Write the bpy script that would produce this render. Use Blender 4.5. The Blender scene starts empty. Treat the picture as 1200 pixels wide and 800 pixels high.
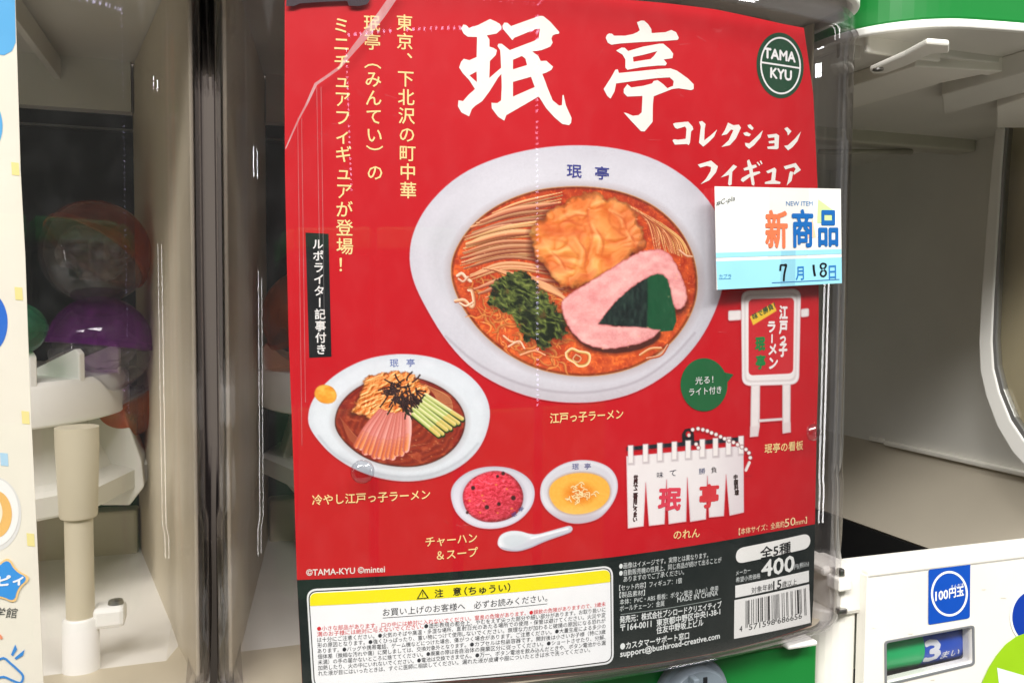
import bpy, bmesh, math, random
import numpy as np
from mathutils import Vector, Matrix
from mathutils.geometry import tessellate_polygon

random.seed(4)
RNG = np.random.default_rng(7)
scene = bpy.context.scene
COL = scene.collection

# ------------------------------------------------------------------ camera
EYE = np.array([0.0, 0.0, 1.3])
FPX = 1000.0
YAW, PITCH, ROLL = math.radians(19), math.radians(3.1), math.radians(.45)
FWD = np.array([math.sin(YAW)*math.cos(PITCH), math.cos(YAW)*math.cos(PITCH), -math.sin(PITCH)])
_r = np.array([math.cos(YAW), -math.sin(YAW), 0.0]); _u = np.cross(_r, FWD)
RIGHT = _r*math.cos(ROLL) + _u*math.sin(ROLL)
UP = _u*math.cos(ROLL) - _r*math.sin(ROLL)
cam_d = bpy.data.cameras.new('camera')
cam_d.sensor_width = 36; cam_d.lens = 36*FPX/1200; cam_d.clip_start = .01; cam_d.clip_end = 60
cam = bpy.data.objects.new('camera', cam_d); COL.objects.link(cam)
cam.matrix_world = Matrix(((RIGHT[0], UP[0], -FWD[0], EYE[0]), (RIGHT[1], UP[1], -FWD[1], EYE[1]),
                           (RIGHT[2], UP[2], -FWD[2], EYE[2]), (0, 0, 0, 1)))
scene.camera = cam

# ------------------------------------------------------------------ light
world = bpy.data.worlds.new('World'); scene.world = world; world.use_nodes = True
bg = world.node_tree.nodes['Background']
bg.inputs[0].default_value = (1.0, .99, .98, 1); bg.inputs[1].default_value = .50
scene.view_settings.view_transform = 'Standard'; scene.view_settings.look = 'None'
scene.view_settings.exposure = -0.2; scene.view_settings.gamma = 1.0
scene.cycles.transparent_max_bounces = 32
scene.cycles.max_bounces = 10
scene.cycles.use_denoising = True

def area(name, loc, target, size, energy, color, spread=180):
    l = bpy.data.lights.new(name, 'AREA'); l.shape = 'RECTANGLE'
    l.size, l.size_y = size; l.energy = energy; l.color = color; l.spread = math.radians(spread)
    o = bpy.data.objects.new(name, l); COL.objects.link(o); o.location = loc
    o.rotation_euler = (Vector(target)-Vector(loc)).to_track_quat('-Z', 'Y').to_euler()
    return o
area('ceiling_light', (-.5, -1.2, 2.9), (.1, .4, 1.2), (1.6, .35), 78, (1, .985, .96))
area('ceiling_light', (1.2, -.9, 2.9), (.3, .4, 1.2), (1.4, .3), 48, (1, .985, .96))
area('ceiling_light', (-1.7, -1.2, 2.95), (0, .4, 1.15), (.9, .5), 46, (1, .975, .94))
area('added_streak_lamp', (-2.3, -.95, 1.0), (0, .35, 1.1), (.05, .9), 2.6, (1, .98, .95))  # unseen narrow lamps, added for bright upright streaks on the cover corners
area('added_streak_lamp', (2.5, -.8, 1.05), (0, .35, 1.1), (.05, 1.0), 2.6, (1, .98, .95))
area('added_glint_lamp', (2.1, -.75, 1.93), (0, .35, 1.2), (.018, .035), .25, (.92, .96, 1))  # unseen small lamps, added for glints on the covers and capsules
area('added_glint_lamp', (-2.2, -.6, 1.75), (0, .35, 1.2), (.045, .08), .5, (.92, .96, 1))

# ------------------------------------------------------------------ maths
PX0, PY0, PR = .1545, .325, .6               # apex of the curved front, its radius
CX, CY = PX0, PY0 + PR

def rays(px, py):
    px = np.asarray(px, float); py = np.asarray(py, float)
    return FWD*FPX + np.multiply.outer(px-600, RIGHT) + np.multiply.outer(400-py, UP)

def st(px, py):
    """photo pixel -> (arc length, height) on the poster sheet"""
    d = rays(px, py)
    a = d[..., 0]**2 + d[..., 1]**2; b = -2*(d[..., 0]*CX + d[..., 1]*CY); c = CX*CX + CY*CY - PR*PR
    t = (-b - np.sqrt(np.maximum(b*b-4*a*c, 0)))/(2*a)
    x, y, z = d[..., 0]*t, d[..., 1]*t, d[..., 2]*t
    return np.stack([PR*np.arctan2(x-CX, CY-y), z], -1)

def surf(p, off):
    """(arc length, height) -> world, off metres proud of the sheet"""
    p = np.asarray(p, float); th = p[..., 0]/PR; r = PR + off
    return np.stack([CX + r*np.sin(th), CY - r*np.cos(th), p[..., 1] + EYE[2]], -1)

def onY(px, py, Y):
    d = rays(px, py); return EYE + d*(Y/d[..., 1])[..., None] if d.ndim > 1 else EYE + d*(Y/d[1])
def onX(px, py, X):
    d = rays(px, py); return EYE + d*(X/d[..., 0])[..., None] if d.ndim > 1 else EYE + d*(X/d[0])
def onZ(px, py, Z):
    d = rays(px, py); return EYE + d*((Z-EYE[2])/d[2])

# ------------------------------------------------------------------ materials
def srgb(c):
    c = np.asarray(c, float)/255.0
    return np.where(c <= .04045, c/12.92, ((c+.055)/1.055)**2.4)
MATS = {}
def mat(name, rgb=(200, 200, 200), rough=.5, spec=.5, metal=0, bump=0, bscale=200, vary=0, vscale=30, emit=None, coat=0, sss=0):
    if name in MATS: return MATS[name]
    m = bpy.data.materials.new(name); m.use_nodes = True; MATS[name] = m
    nt = m.node_tree; b = nt.nodes['Principled BSDF']
    c = list(srgb(rgb)) + [1]
    b.inputs['Base Color'].default_value = c
    b.inputs['Roughness'].default_value = rough
    b.inputs['Specular IOR Level'].default_value = spec
    b.inputs['Metallic'].default_value = metal
    b.inputs['Coat Weight'].default_value = coat; b.inputs['Coat Roughness'].default_value = .05
    if sss:
        b.inputs['Subsurface Weight'].default_value = sss; b.inputs['Subsurface Scale'].default_value = .01
    tc = nt.nodes.new('ShaderNodeTexCoord')
    if vary:
        n = nt.nodes.new('ShaderNodeTexNoise'); n.inputs['Scale'].default_value = vscale; n.inputs['Detail'].default_value = 6
        nt.links.new(tc.outputs['Object'], n.inputs['Vector'])
        r = nt.nodes.new('ShaderNodeMapRange'); r.inputs[1].default_value = .3; r.inputs[2].default_value = .7
        r.inputs[3].default_value = 1-vary; r.inputs[4].default_value = 1+vary
        nt.links.new(n.outputs['Fac'], r.inputs[0])
        mx = nt.nodes.new('ShaderNodeVectorMath'); mx.operation = 'SCALE'; mx.inputs[0].default_value = c[:3]
        nt.links.new(r.outputs[0], mx.inputs['Scale']); nt.links.new(mx.outputs[0], b.inputs['Base Color'])
        r2 = nt.nodes.new('ShaderNodeMapRange'); r2.inputs[3].default_value = max(rough-.08, .02); r2.inputs[4].default_value = min(rough+.12, 1)
        nt.links.new(n.outputs['Fac'], r2.inputs[0]); nt.links.new(r2.outputs[0], b.inputs['Roughness'])
    if bump:
        n = nt.nodes.new('ShaderNodeTexNoise'); n.inputs['Scale'].default_value = bscale; n.inputs['Detail'].default_value = 3
        nt.links.new(tc.outputs['Object'], n.inputs['Vector'])
        bp = nt.nodes.new('ShaderNodeBump'); bp.inputs['Strength'].default_value = bump; bp.inputs['Distance'].default_value = .001
        nt.links.new(n.outputs['Fac'], bp.inputs['Height']); nt.links.new(bp.outputs[0], b.inputs['Normal'])
    if emit:
        b.inputs['Emission Color'].default_value = list(srgb(emit[0]))+[1]; b.inputs['Emission Strength'].default_value = emit[1]
    return m

def ink(rgb):
    return mat('print_%d_%d_%d' % tuple(rgb), rgb, rough=.4, spec=.22, vary=.03, vscale=60)

def paint_mat():
    if 'printed_picture' in MATS: return MATS['printed_picture']
    m = bpy.data.materials.new('printed_picture'); m.use_nodes = True; MATS['printed_picture'] = m
    nt = m.node_tree; b = nt.nodes['Principled BSDF']; b.inputs['Roughness'].default_value = .42
    b.inputs['Specular IOR Level'].default_value = .22
    a = nt.nodes.new('ShaderNodeAttribute'); a.attribute_name = 'paint'
    nt.links.new(a.outputs['Color'], b.inputs['Base Color'])
    return m

def clear_mat(name, tint=(1, 1, 1), rough=.03, edge=(.62, .6, .68), ior=1.47, bump=.0, haze=0.0, stretch=(1, 1, .04), scale=90, gloss=1.0, hcol=None):
    """clear plastic: fresnel reflection over a see-through body that darkens where one looks through its length"""
    if name in MATS: return MATS[name]
    m = bpy.data.materials.new(name); m.use_nodes = True; MATS[name] = m
    nt = m.node_tree; nt.nodes.clear(); N = nt.nodes.new; L = nt.links.new
    out = N('ShaderNodeOutputMaterial'); mix = N('ShaderNodeMixShader'); tr = N('ShaderNodeBsdfTransparent'); gl = N('ShaderNodeBsdfGlossy')
    gl.inputs['Roughness'].default_value = rough; gl.inputs['Color'].default_value = (gloss, gloss, gloss, 1)
    fr = N('ShaderNodeFresnel'); fr.inputs['IOR'].default_value = ior
    ge = N('ShaderNodeNewGeometry'); mi = N('ShaderNodeMapRange'); mi.inputs[3].default_value = ior; mi.inputs[4].default_value = 1/ior
    L(ge.outputs['Backfacing'], mi.inputs[0]); L(mi.outputs[0], fr.inputs['IOR'])
    lw = N('ShaderNodeLayerWeight'); lw.inputs['Blend'].default_value = .35
    mc = N('ShaderNodeMix'); mc.data_type = 'RGBA'; mc.inputs[6].default_value = (*tint, 1); mc.inputs[7].default_value = (*edge, 1)
    pw = N('ShaderNodeMath'); pw.operation = 'POWER'; pw.inputs[1].default_value = 2.0
    L(lw.outputs['Facing'], pw.inputs[0]); L(pw.outputs[0], mc.inputs[0]); L(mc.outputs[2], tr.inputs['Color'])
    L(fr.outputs[0], mix.inputs[0]); L(tr.outputs[0], mix.inputs[1]); L(gl.outputs[0], mix.inputs[2])
    last = mix
    tc = N('ShaderNodeTexCoord'); mp = N('ShaderNodeMapping'); mp.inputs['Scale'].default_value = stretch; L(tc.outputs['Object'], mp.inputs['Vector'])
    if bump:
        n = N('ShaderNodeTexNoise'); n.inputs['Scale'].default_value = scale; n.inputs['Detail'].default_value = 3
        L(mp.outputs[0], n.inputs['Vector'])
        bp = N('ShaderNodeBump'); bp.inputs['Strength'].default_value = bump; bp.inputs['Distance'].default_value = .002
        L(n.outputs['Fac'], bp.inputs['Height']); L(bp.outputs[0], gl.inputs['Normal'])
    if haze:
        df = N('ShaderNodeBsdfDiffuse'); df.inputs['Color'].default_value = (*(hcol or (.8, .8, .8)), 1)
        n2 = N('ShaderNodeTexNoise'); n2.inputs['Scale'].default_value = 140; n2.inputs['Detail'].default_value = 8
        mp2 = N('ShaderNodeMapping'); mp2.inputs['Scale'].default_value = (1, 1, .7); mp2.inputs['Rotation'].default_value = (0, .3, 0)
        L(tc.outputs['Object'], mp2.inputs['Vector']); L(mp2.outputs[0], n2.inputs['Vector'])
        rm = N('ShaderNodeMapRange'); rm.inputs[1].default_value = .45; rm.inputs[2].default_value = .8
        rm.inputs[3].default_value = haze*.8; rm.inputs[4].default_value = haze*1.7
        L(n2.outputs['Fac'], rm.inputs[0])
        m2 = N('ShaderNodeMixShader'); L(rm.outputs[0], m2.inputs[0]); L(mix.outputs[0], m2.inputs[1]); L(df.outputs[0], m2.inputs[2]); last = m2
    L(last.outputs[0], out.inputs['Surface'])
    return m

# ------------------------------------------------------------------ objects
def link(name, me, m=None, parent=None):
    o = bpy.data.objects.new(name, me); COL.objects.link(o)
    if m: me.materials.append(m)
    if parent: o.parent = parent; o.matrix_parent_inverse = parent.matrix_world.inverted() if False else Matrix.Translation(-Vector(parent.location))
    return o
def tag(o, label=None, cat=None, group=None, kind=None):
    if label: o['label'] = label
    if cat: o['category'] = cat
    if group: o['group'] = group
    if kind: o['kind'] = kind
    return o
def thing(name, loc, label, cat, group=None):
    o = bpy.data.objects.new(name, None); COL.objects.link(o); o.location = loc; o.empty_display_size = .02
    return tag(o, label, cat, group)
def mesh(verts, faces, smooth=False):
    me = bpy.data.meshes.new('m'); me.from_pydata([tuple(map(float, v)) for v in verts], [], faces); me.update()
    if smooth: me.polygons.foreach_set('use_smooth', [True]*len(me.polygons))
    return me
def from_bm(bm, smooth=False):
    me = bpy.data.meshes.new('m'); bmesh.ops.recalc_face_normals(bm, faces=bm.faces); bm.to_mesh(me); bm.free()
    if smooth: me.polygons.foreach_set('use_smooth', [True]*len(me.polygons))
    return me
def box(name, lo, hi, m, parent=None, bev=.0008, smooth=False):
    bm = bmesh.new(); bmesh.ops.create_cube(bm, size=1)
    for v in bm.verts: v.co = Vector([lo[i] + (v.co[i]+.5)*(hi[i]-lo[i]) for i in range(3)])
    if bev: bmesh.ops.bevel(bm, geom=bm.edges[:], offset=bev, segments=2, profile=.5, affect='EDGES')
    return link(name, from_bm(bm), m, parent)
def prism(name, pts, vec, m, parent=None, bev=0, smooth=False):
    """closed outline (3-D points) pushed along vec"""
    bm = bmesh.new(); v = [bm.verts.new(tuple(map(float, p))) for p in pts]
    f = bm.faces.new(v); r = bmesh.ops.extrude_face_region(bm, geom=[f])
    bmesh.ops.translate(bm, verts=[g for g in r['geom'] if isinstance(g, bmesh.types.BMVert)], vec=Vector(tuple(map(float, vec))))
    bmesh.ops.recalc_face_normals(bm, faces=bm.faces)
    if bev: bmesh.ops.bevel(bm, geom=[e for e in bm.edges if e.calc_face_angle(0) > .6], offset=bev, segments=2, profile=.5, affect='EDGES')
    return link(name, from_bm(bm), m, parent)
def lathe(name, prof, loc, m, parent=None, axis='Z', n=48, smooth=True, rot=None):
    """prof: (radius, height) list"""
    vs, fs = [], []
    k = len(prof)
    for i in range(n):
        a = 2*math.pi*i/n
        for r, h in prof: vs.append((r*math.cos(a), r*math.sin(a), h))
    for i in range(n):
        j = (i+1) % n
        for q in range(k-1): fs.append((i*k+q, j*k+q, j*k+q+1, i*k+q+1))
    me = mesh(vs, fs, smooth); bm = bmesh.new(); bm.from_mesh(me)
    bmesh.ops.remove_doubles(bm, verts=bm.verts, dist=1e-6); bmesh.ops.recalc_face_normals(bm, faces=bm.faces)
    for e in bm.edges:
        if e.calc_face_angle(0) > .7: e.smooth = False
    M = Matrix.Identity(4)
    if axis == 'Y': M = Matrix.Rotation(math.pi/2, 4, 'X')
    if axis == 'X': M = Matrix.Rotation(math.pi/2, 4, 'Y')
    if rot is not None: M = rot
    bmesh.ops.transform(bm, matrix=Matrix.Translation(Vector(tuple(map(float, loc)))) @ M, verts=bm.verts)
    bm.to_mesh(me); bm.free()
    return link(name, me, m, parent)
def tube(name, pts, r, m, parent=None, n=8, closed=False):
    pts = [Vector(tuple(map(float, p))) for p in pts]; vs, fs = [], []
    K = len(pts); up = Vector((0, 0, 1))
    for i, p in enumerate(pts):
        a = pts[i-1] if i or closed else pts[0]; b = pts[(i+1) % K] if i < K-1 or closed else pts[-1]
        t = (b-a).normalized(); s = t.cross(up)
        if s.length < .1: s = t.cross(Vector((0, 1, 0)))
        s.normalize(); w = s.cross(t); rr = r[i] if isinstance(r, (list, tuple)) else r
        for q in range(n):
            an = 2*math.pi*q/n; vs.append(p + s*math.cos(an)*rr + w*math.sin(an)*rr)
    for i in range(K if closed else K-1):
        j = (i+1) % K
        for q in range(n): fs.append((i*n+q, i*n+(q+1) % n, j*n+(q+1) % n, j*n+q))
    if not closed: fs += [tuple(range(n))[::-1], tuple((K-1)*n+q for q in range(n))]
    return link(name, mesh(vs, fs, True), m, parent)

# ---- flat print on the curved poster sheet
LAYER = .00011
def flat(loops, cut=.004):
    """closed 2-D loops (outer, holes...) -> verts, faces, cut into thin upright strips so that they can bend"""
    vv = [Vector((float(p[0]), float(p[1]), 0)) for lp in loops for p in lp]
    tr = tessellate_polygon([[Vector((float(p[0]), float(p[1]), 0)) for p in lp] for lp in loops])
    bm = bmesh.new(); bv = [bm.verts.new(v) for v in vv]
    for t in tr:
        try: bm.faces.new([bv[i] for i in t])
        except ValueError: pass
    return bm
def bend(bm, off, cut=.004, mapper=None):
    xs = [v.co.x for v in bm.verts]
    if cut:
        lo, hi = min(xs), max(xs); k = math.floor(lo/cut)+1
        while k*cut < hi:
            g = bm.verts[:]+bm.edges[:]+bm.faces[:]
            bmesh.ops.bisect_plane(bm, geom=g, plane_co=(k*cut, 0, 0), plane_no=(1, 0, 0), dist=1e-7); k += 1
    co = np.array([v.co[:2] for v in bm.verts])
    w = (mapper or surf)(co, off)
    for v, q in zip(bm.verts, w): v.co = Vector(q)
    for f in bm.faces:
        f.normal_update()
        if f.normal.y > 0: f.normal_flip()
    me = bpy.data.meshes.new('print'); bm.to_mesh(me); bm.free()
    return me
def decal(name, polys, layer, m, parent, cut=.004, mapper=None, tost=st):
    """polys: pixel outlines [[outer, hole, ...], ...] printed on the poster"""
    bm = None
    for loops in polys:
        b = flat([tost(np.array(lp, float)[:, 0], np.array(lp, float)[:, 1]) for lp in loops])
        if bm is None: bm = b
        else:
            t = bpy.data.meshes.new('t'); b.to_mesh(t); b.free(); bm.from_mesh(t); bpy.data.meshes.remove(t)
    return link(name, bend(bm, layer*LAYER, cut, mapper), m, parent)
GL = {}
def glyphs(s, bold, slant=0):
    k = (s, bold, slant)
    if k not in GL:
        c = bpy.data.curves.new('t', 'FONT'); c.body = s; c.size = 1; c.offset = bold; c.resolution_u = 2; c.shear = slant
        o = bpy.data.objects.new('t', c); me = o.to_mesh()
        n = len(me.vertices); co = np.empty(n*3); me.vertices.foreach_get('co', co)
        GL[k] = (co.reshape(-1, 3)[:, :2].copy(), [tuple(p.vertices) for p in me.polygons])
        o.to_mesh_clear(); bpy.data.objects.remove(o); bpy.data.curves.remove(c)
    return GL[k]
def text_obj(name, parts, layer, m, parent, mapper=None, cut=0):
    vs, fs, k, n = [], [], 0, 0
    for co, f, b in parts:
        sh = [(0, 0)]
        if b > 0: sh += [(b, 0), (-b, 0), (0, b), (0, -b)]
        if b > .0004: sh += [(b*.7, b*.7), (-b*.7, b*.7), (b*.7, -b*.7), (-b*.7, -b*.7)]
        for i, d in enumerate(sh):
            vs.append((mapper or surf)(co+np.array(d), layer*LAYER + i*.000006)); fs += [tuple(j+k for j in q) for q in f]; k += len(co)
    w = np.concatenate(vs)
    me = mesh(w, fs)
    nf = [p for p in me.polygons if p.normal.y > 0]
    if len(nf) > len(me.polygons)/2: me.flip_normals()
    return link(name, me, m, parent)
def line(s, x0, y0, x1, y1, em, bold=.01, tost=st, slant=0):
    """a line of writing, bottom-left pixel, bottom-right pixel, glyph height in pixels"""
    co, f = glyphs(s, 0, slant); co = co.copy()
    a, b = tost(x0, y0), tost(x1, y1); h = tost(x0, y0-em) - a
    L = b-a; hn = np.linalg.norm(h)
    up = np.array([-L[1], L[0]])/np.linalg.norm(L)*hn
    mn, mx = co.min(0), co.max(0)
    u = (co[:, 0]-mn[0])/(mx[0]-mn[0]); v = (co[:, 1]-mn[1])/(mx[1]-mn[1])
    return a + np.outer(u, L) + np.outer(v, up), f, (bold*hn if bold*em > .14 else 0)
def char(c, x, y, size, bold=.02, rot=0, tost=st, sx=1.0):
    co, f = glyphs(c, 0)
    g = co - np.array([.5, .38])
    if rot: g = np.stack([g[:, 1], -g[:, 0]], -1) if c in '（）' else np.stack([g[:, 1]*1, -g[:, 0]], -1)
    a = tost(x, y); k = np.linalg.norm(tost(x, y-size)-a)
    g = g.copy(); g[:, 0] *= sx
    if c in '、。': g += np.array([.55, .55])
    return a + g*k, f, bold*k
def column(s, x0, y0, x1, y1, size, bold=.02, tost=st):
    out = []; n = len(s)-1
    for i, c in enumerate(s):
        t = i/max(n, 1)
        if c == '　': continue
        out.append(char(c, x0+(x1-x0)*t, y0+(y1-y0)*t, size, bold, rot=c in 'ー（）', tost=tost))
    return out
def rquad(q, r, n=6):
    """rounded quadrilateral, corners TL TR BR BL in pixels"""
    q = [np.array(p, float) for p in q]; out = []
    for i in range(4):
        p, a, b = q[i], q[i-1], q[(i+1) % 4]
        ua = (a-p)/np.linalg.norm(a-p)*r; ub = (b-p)/np.linalg.norm(b-p)*r
        for k in range(n+1):
            t = k/n; out.append((1-t)**2*(p+ua) + 2*t*(1-t)*p + t*t*(p+ub))
    return out
def ell(cx, cy, rx, ry, n=48, rot=0):
    a = np.linspace(0, 2*math.pi, n, endpoint=False); c, s = math.cos(rot), math.sin(rot)
    x, y = rx*np.cos(a), ry*np.sin(a)
    return list(np.stack([cx + x*c - y*s, cy + x*s + y*c], -1))
def crop(pts, s, ox, oy): return [(ox+x/s, oy+y/s) for x, y in pts]
def smooth_poly(p, it=2):
    p = np.array(p, float)
    for _ in range(it):
        q = np.roll(p, -1, 0); p = np.stack([p*.75+q*.25, p*.25+q*.75], 1).reshape(-1, 2)
    return p
# ------------------------------------------------------------------ printed pictures
def hash2(ix, iy, seed):
    h = (ix.astype(np.int64)*374761393 + iy.astype(np.int64)*668265263 + seed*1442695041) & 0x7fffffff
    h = ((h ^ (h >> 13))*1274126177) & 0x7fffffff
    return ((h ^ (h >> 16)) & 0xffff)/65535.0
def vnoise(x, y, seed=0):
    ix, iy = np.floor(x), np.floor(y); fx, fy = x-ix, y-iy
    fx = fx*fx*(3-2*fx); fy = fy*fy*(3-2*fy)
    a, b, c, d = hash2(ix, iy, seed), hash2(ix+1, iy, seed), hash2(ix, iy+1, seed), hash2(ix+1, iy+1, seed)
    return (a*(1-fx)+b*fx)*(1-fy) + (c*(1-fx)+d*fx)*fy
def fbm(x, y, seed=0, o=4):
    s = 0; a = .5
    for k in range(o): s = s + a*vnoise(x*2**k, y*2**k, seed+k*17); a *= .5
    return s/(1-.5**o)
def ridge(x, y, seed=0, o=3):
    s = 0; a = .5
    for k in range(o): s = s + a*(1-np.abs(2*vnoise(x*2**k, y*2**k, seed+k*31)-1)); a *= .5
    return s/(1-.5**o)

class Picture:
    def __init__(self, x0, y0, x1, y1, step=.8, base=(196, 12, 27)):
        self.b = (x0, y0, x1, y1); self.s = step
        self.xs = np.arange(x0, x1, step); self.ys = np.arange(y0, y1, step)
        self.X, self.Y = np.meshgrid(self.xs, self.ys)
        self.C = np.empty(self.X.shape+(3,)); self.C[:] = base; self.K = np.zeros(self.X.shape, bool)
        self.keep = np.zeros(self.X.shape, bool)
    def win(self, p, pad):
        p = np.asarray(p, float)
        a = max(int((p[:, 0].min()-pad-self.b[0])/self.s), 0); b = int((p[:, 0].max()+pad-self.b[0])/self.s)+2
        c = max(int((p[:, 1].min()-pad-self.b[1])/self.s), 0); d = int((p[:, 1].max()+pad-self.b[1])/self.s)+2
        return slice(c, d), slice(a, b)
    def segd(self, p, X, Y, closed):
        D = np.full(X.shape, 1e9); T = np.zeros(X.shape); S = np.zeros(X.shape); n = len(p)
        for i in range(n if closed else n-1):
            a, b = p[i], p[(i+1) % n]; dx, dy = b-a; L = dx*dx+dy*dy+1e-9
            t = np.clip(((X-a[0])*dx+(Y-a[1])*dy)/L, 0, 1)
            ex, ey = X-a[0]-t*dx, Y-a[1]-t*dy; d = np.hypot(ex, ey); m = d < D
            D = np.where(m, d, D); T = np.where(m, (i+t)/max(n-1, 1), T); S = np.where(m, np.sign(dx*ey-dy*ex), S)
        return D, T, S
    def inside(self, p, X, Y):
        r = np.zeros(X.shape, bool); n = len(p)
        for i in range(n):
            a, b = p[i], p[(i+1) % n]
            if a[1] == b[1]: continue
            c = ((a[1] > Y) != (b[1] > Y)) & (X < (b[0]-a[0])*(Y-a[1])/(b[1]-a[1]) + a[0]); r ^= c
        return r
    def mask(self, poly, soft=.6):
        poly = np.asarray(poly, float); w = self.win(poly, soft+2); X, Y = self.X[w], self.Y[w]
        D, _, _ = self.segd(poly, X, Y, True); i = self.inside(poly, X, Y); sd = np.where(i, D, -D)
        return w, np.clip(sd/soft*.5+.5, 0, 1), sd, X, Y
    def fill(self, poly, col, soft=.6, alpha=1.0, fn=None, keep=False, rag=0, rs_=6):
        """fn(X, Y, sd) -> colours"""
        w, a, sd, X, Y = self.mask(poly, soft)
        if rag: sd = sd + (fbm(X/rs_, Y/rs_, 200, 3)-.5)*rag; a = np.clip(sd/soft*.5+.5, 0, 1)
        c = np.asarray(col, float) if fn is None else fn(X, Y, sd)
        a = (a*alpha)[..., None]; self.C[w] = self.C[w]*(1-a)+c*a
        if keep: self.keep[w] |= sd > -1.3
    def ellipse(self, cx, cy, rx, ry, col, **k):
        self.fill(ell(cx, cy, rx, ry, 40, k.pop('rot', 0)), col, **k)
    def stroke(self, p, width, col, dark=None, light=None, soft=.5, alpha=1.0, taper=False):
        p = np.asarray(p, float); w = self.win(p, width+2); X, Y = self.X[w], self.Y[w]
        if X.size == 0: return
        D, T, S = self.segd(p, X, Y, False); r = width/2*(np.sin(np.pi*np.clip(T, .06, .94))**.5 if taper else 1)
        a = (np.clip((r-D)/soft+.5, 0, 1)*alpha)[..., None]; u = np.clip(D/np.maximum(r, .1), 0, 1)*S
        c = np.broadcast_to(np.asarray(col, float), X.shape+(3,)).copy()
        if dark is not None: c += (np.asarray(dark, float)-c)*(np.clip(u, 0, 1)**1.5)[..., None]
        if light is not None: c += (np.asarray(light, float)-c)*(np.clip(-u*1.4, 0, 1)*(1-np.clip(-u, 0, 1)**4))[..., None]
        self.C[w] = self.C[w]*(1-a)+c*a
    def build(self, name, layer, parent, mapper=None, tost=st):
        k = self.keep; h, w = k.shape
        idx = np.arange(h*w).reshape(h, w)
        q = k[:-1, :-1] & k[1:, :-1] & k[:-1, 1:] & k[1:, 1:]
        F = np.stack([idx[:-1, :-1][q], idx[1:, :-1][q], idx[1:, 1:][q], idx[:-1, 1:][q]], -1)
        used = np.unique(F); re = np.full(h*w, -1); re[used] = np.arange(len(used)); F = re[F]
        P = (mapper or surf)(tost(self.X.ravel()[used], self.Y.ravel()[used]), layer*LAYER)
        me = bpy.data.meshes.new('picture'); me.vertices.add(len(P)); me.vertices.foreach_set('co', P.ravel())
        me.loops.add(F.size); me.loops.foreach_set('vertex_index', F.ravel().astype(np.int32))
        me.polygons.add(len(F)); me.polygons.foreach_set('loop_start', np.arange(0, F.size, 4, dtype=np.int32))
        me.update(calc_edges=True)
        col = np.ones((len(P), 4)); col[:, :3] = srgb(np.clip(self.C.reshape(-1, 3)[used], 0, 255))
        at = me.color_attributes.new('paint', 'FLOAT_COLOR', 'POINT'); at.data.foreach_set('color', col.ravel())
        me.polygons.foreach_set('use_smooth', [True]*len(me.polygons))
        return link(name, me, paint_mat(), parent)

def lerp(a, b, t): return np.asarray(a, float) + (np.asarray(b, float)-np.asarray(a, float))*t[..., None]
def curve(pts, n=14):
    """Catmull-Rom through the points"""
    p = np.array(pts, float); p = np.vstack([2*p[0]-p[1], p, 2*p[-1]-p[-2]]); out = []
    for i in range(1, len(p)-2):
        for t in np.linspace(0, 1, max(n//(len(p)-3), 3), endpoint=False):
            a, b, c, d = p[i-1:i+3]
            out.append(.5*((2*b)+(c-a)*t+(2*a-5*b+4*c-d)*t*t+(3*b-a-3*c+d)*t**3))
    out.append(p[-2]); return np.array(out)

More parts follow.
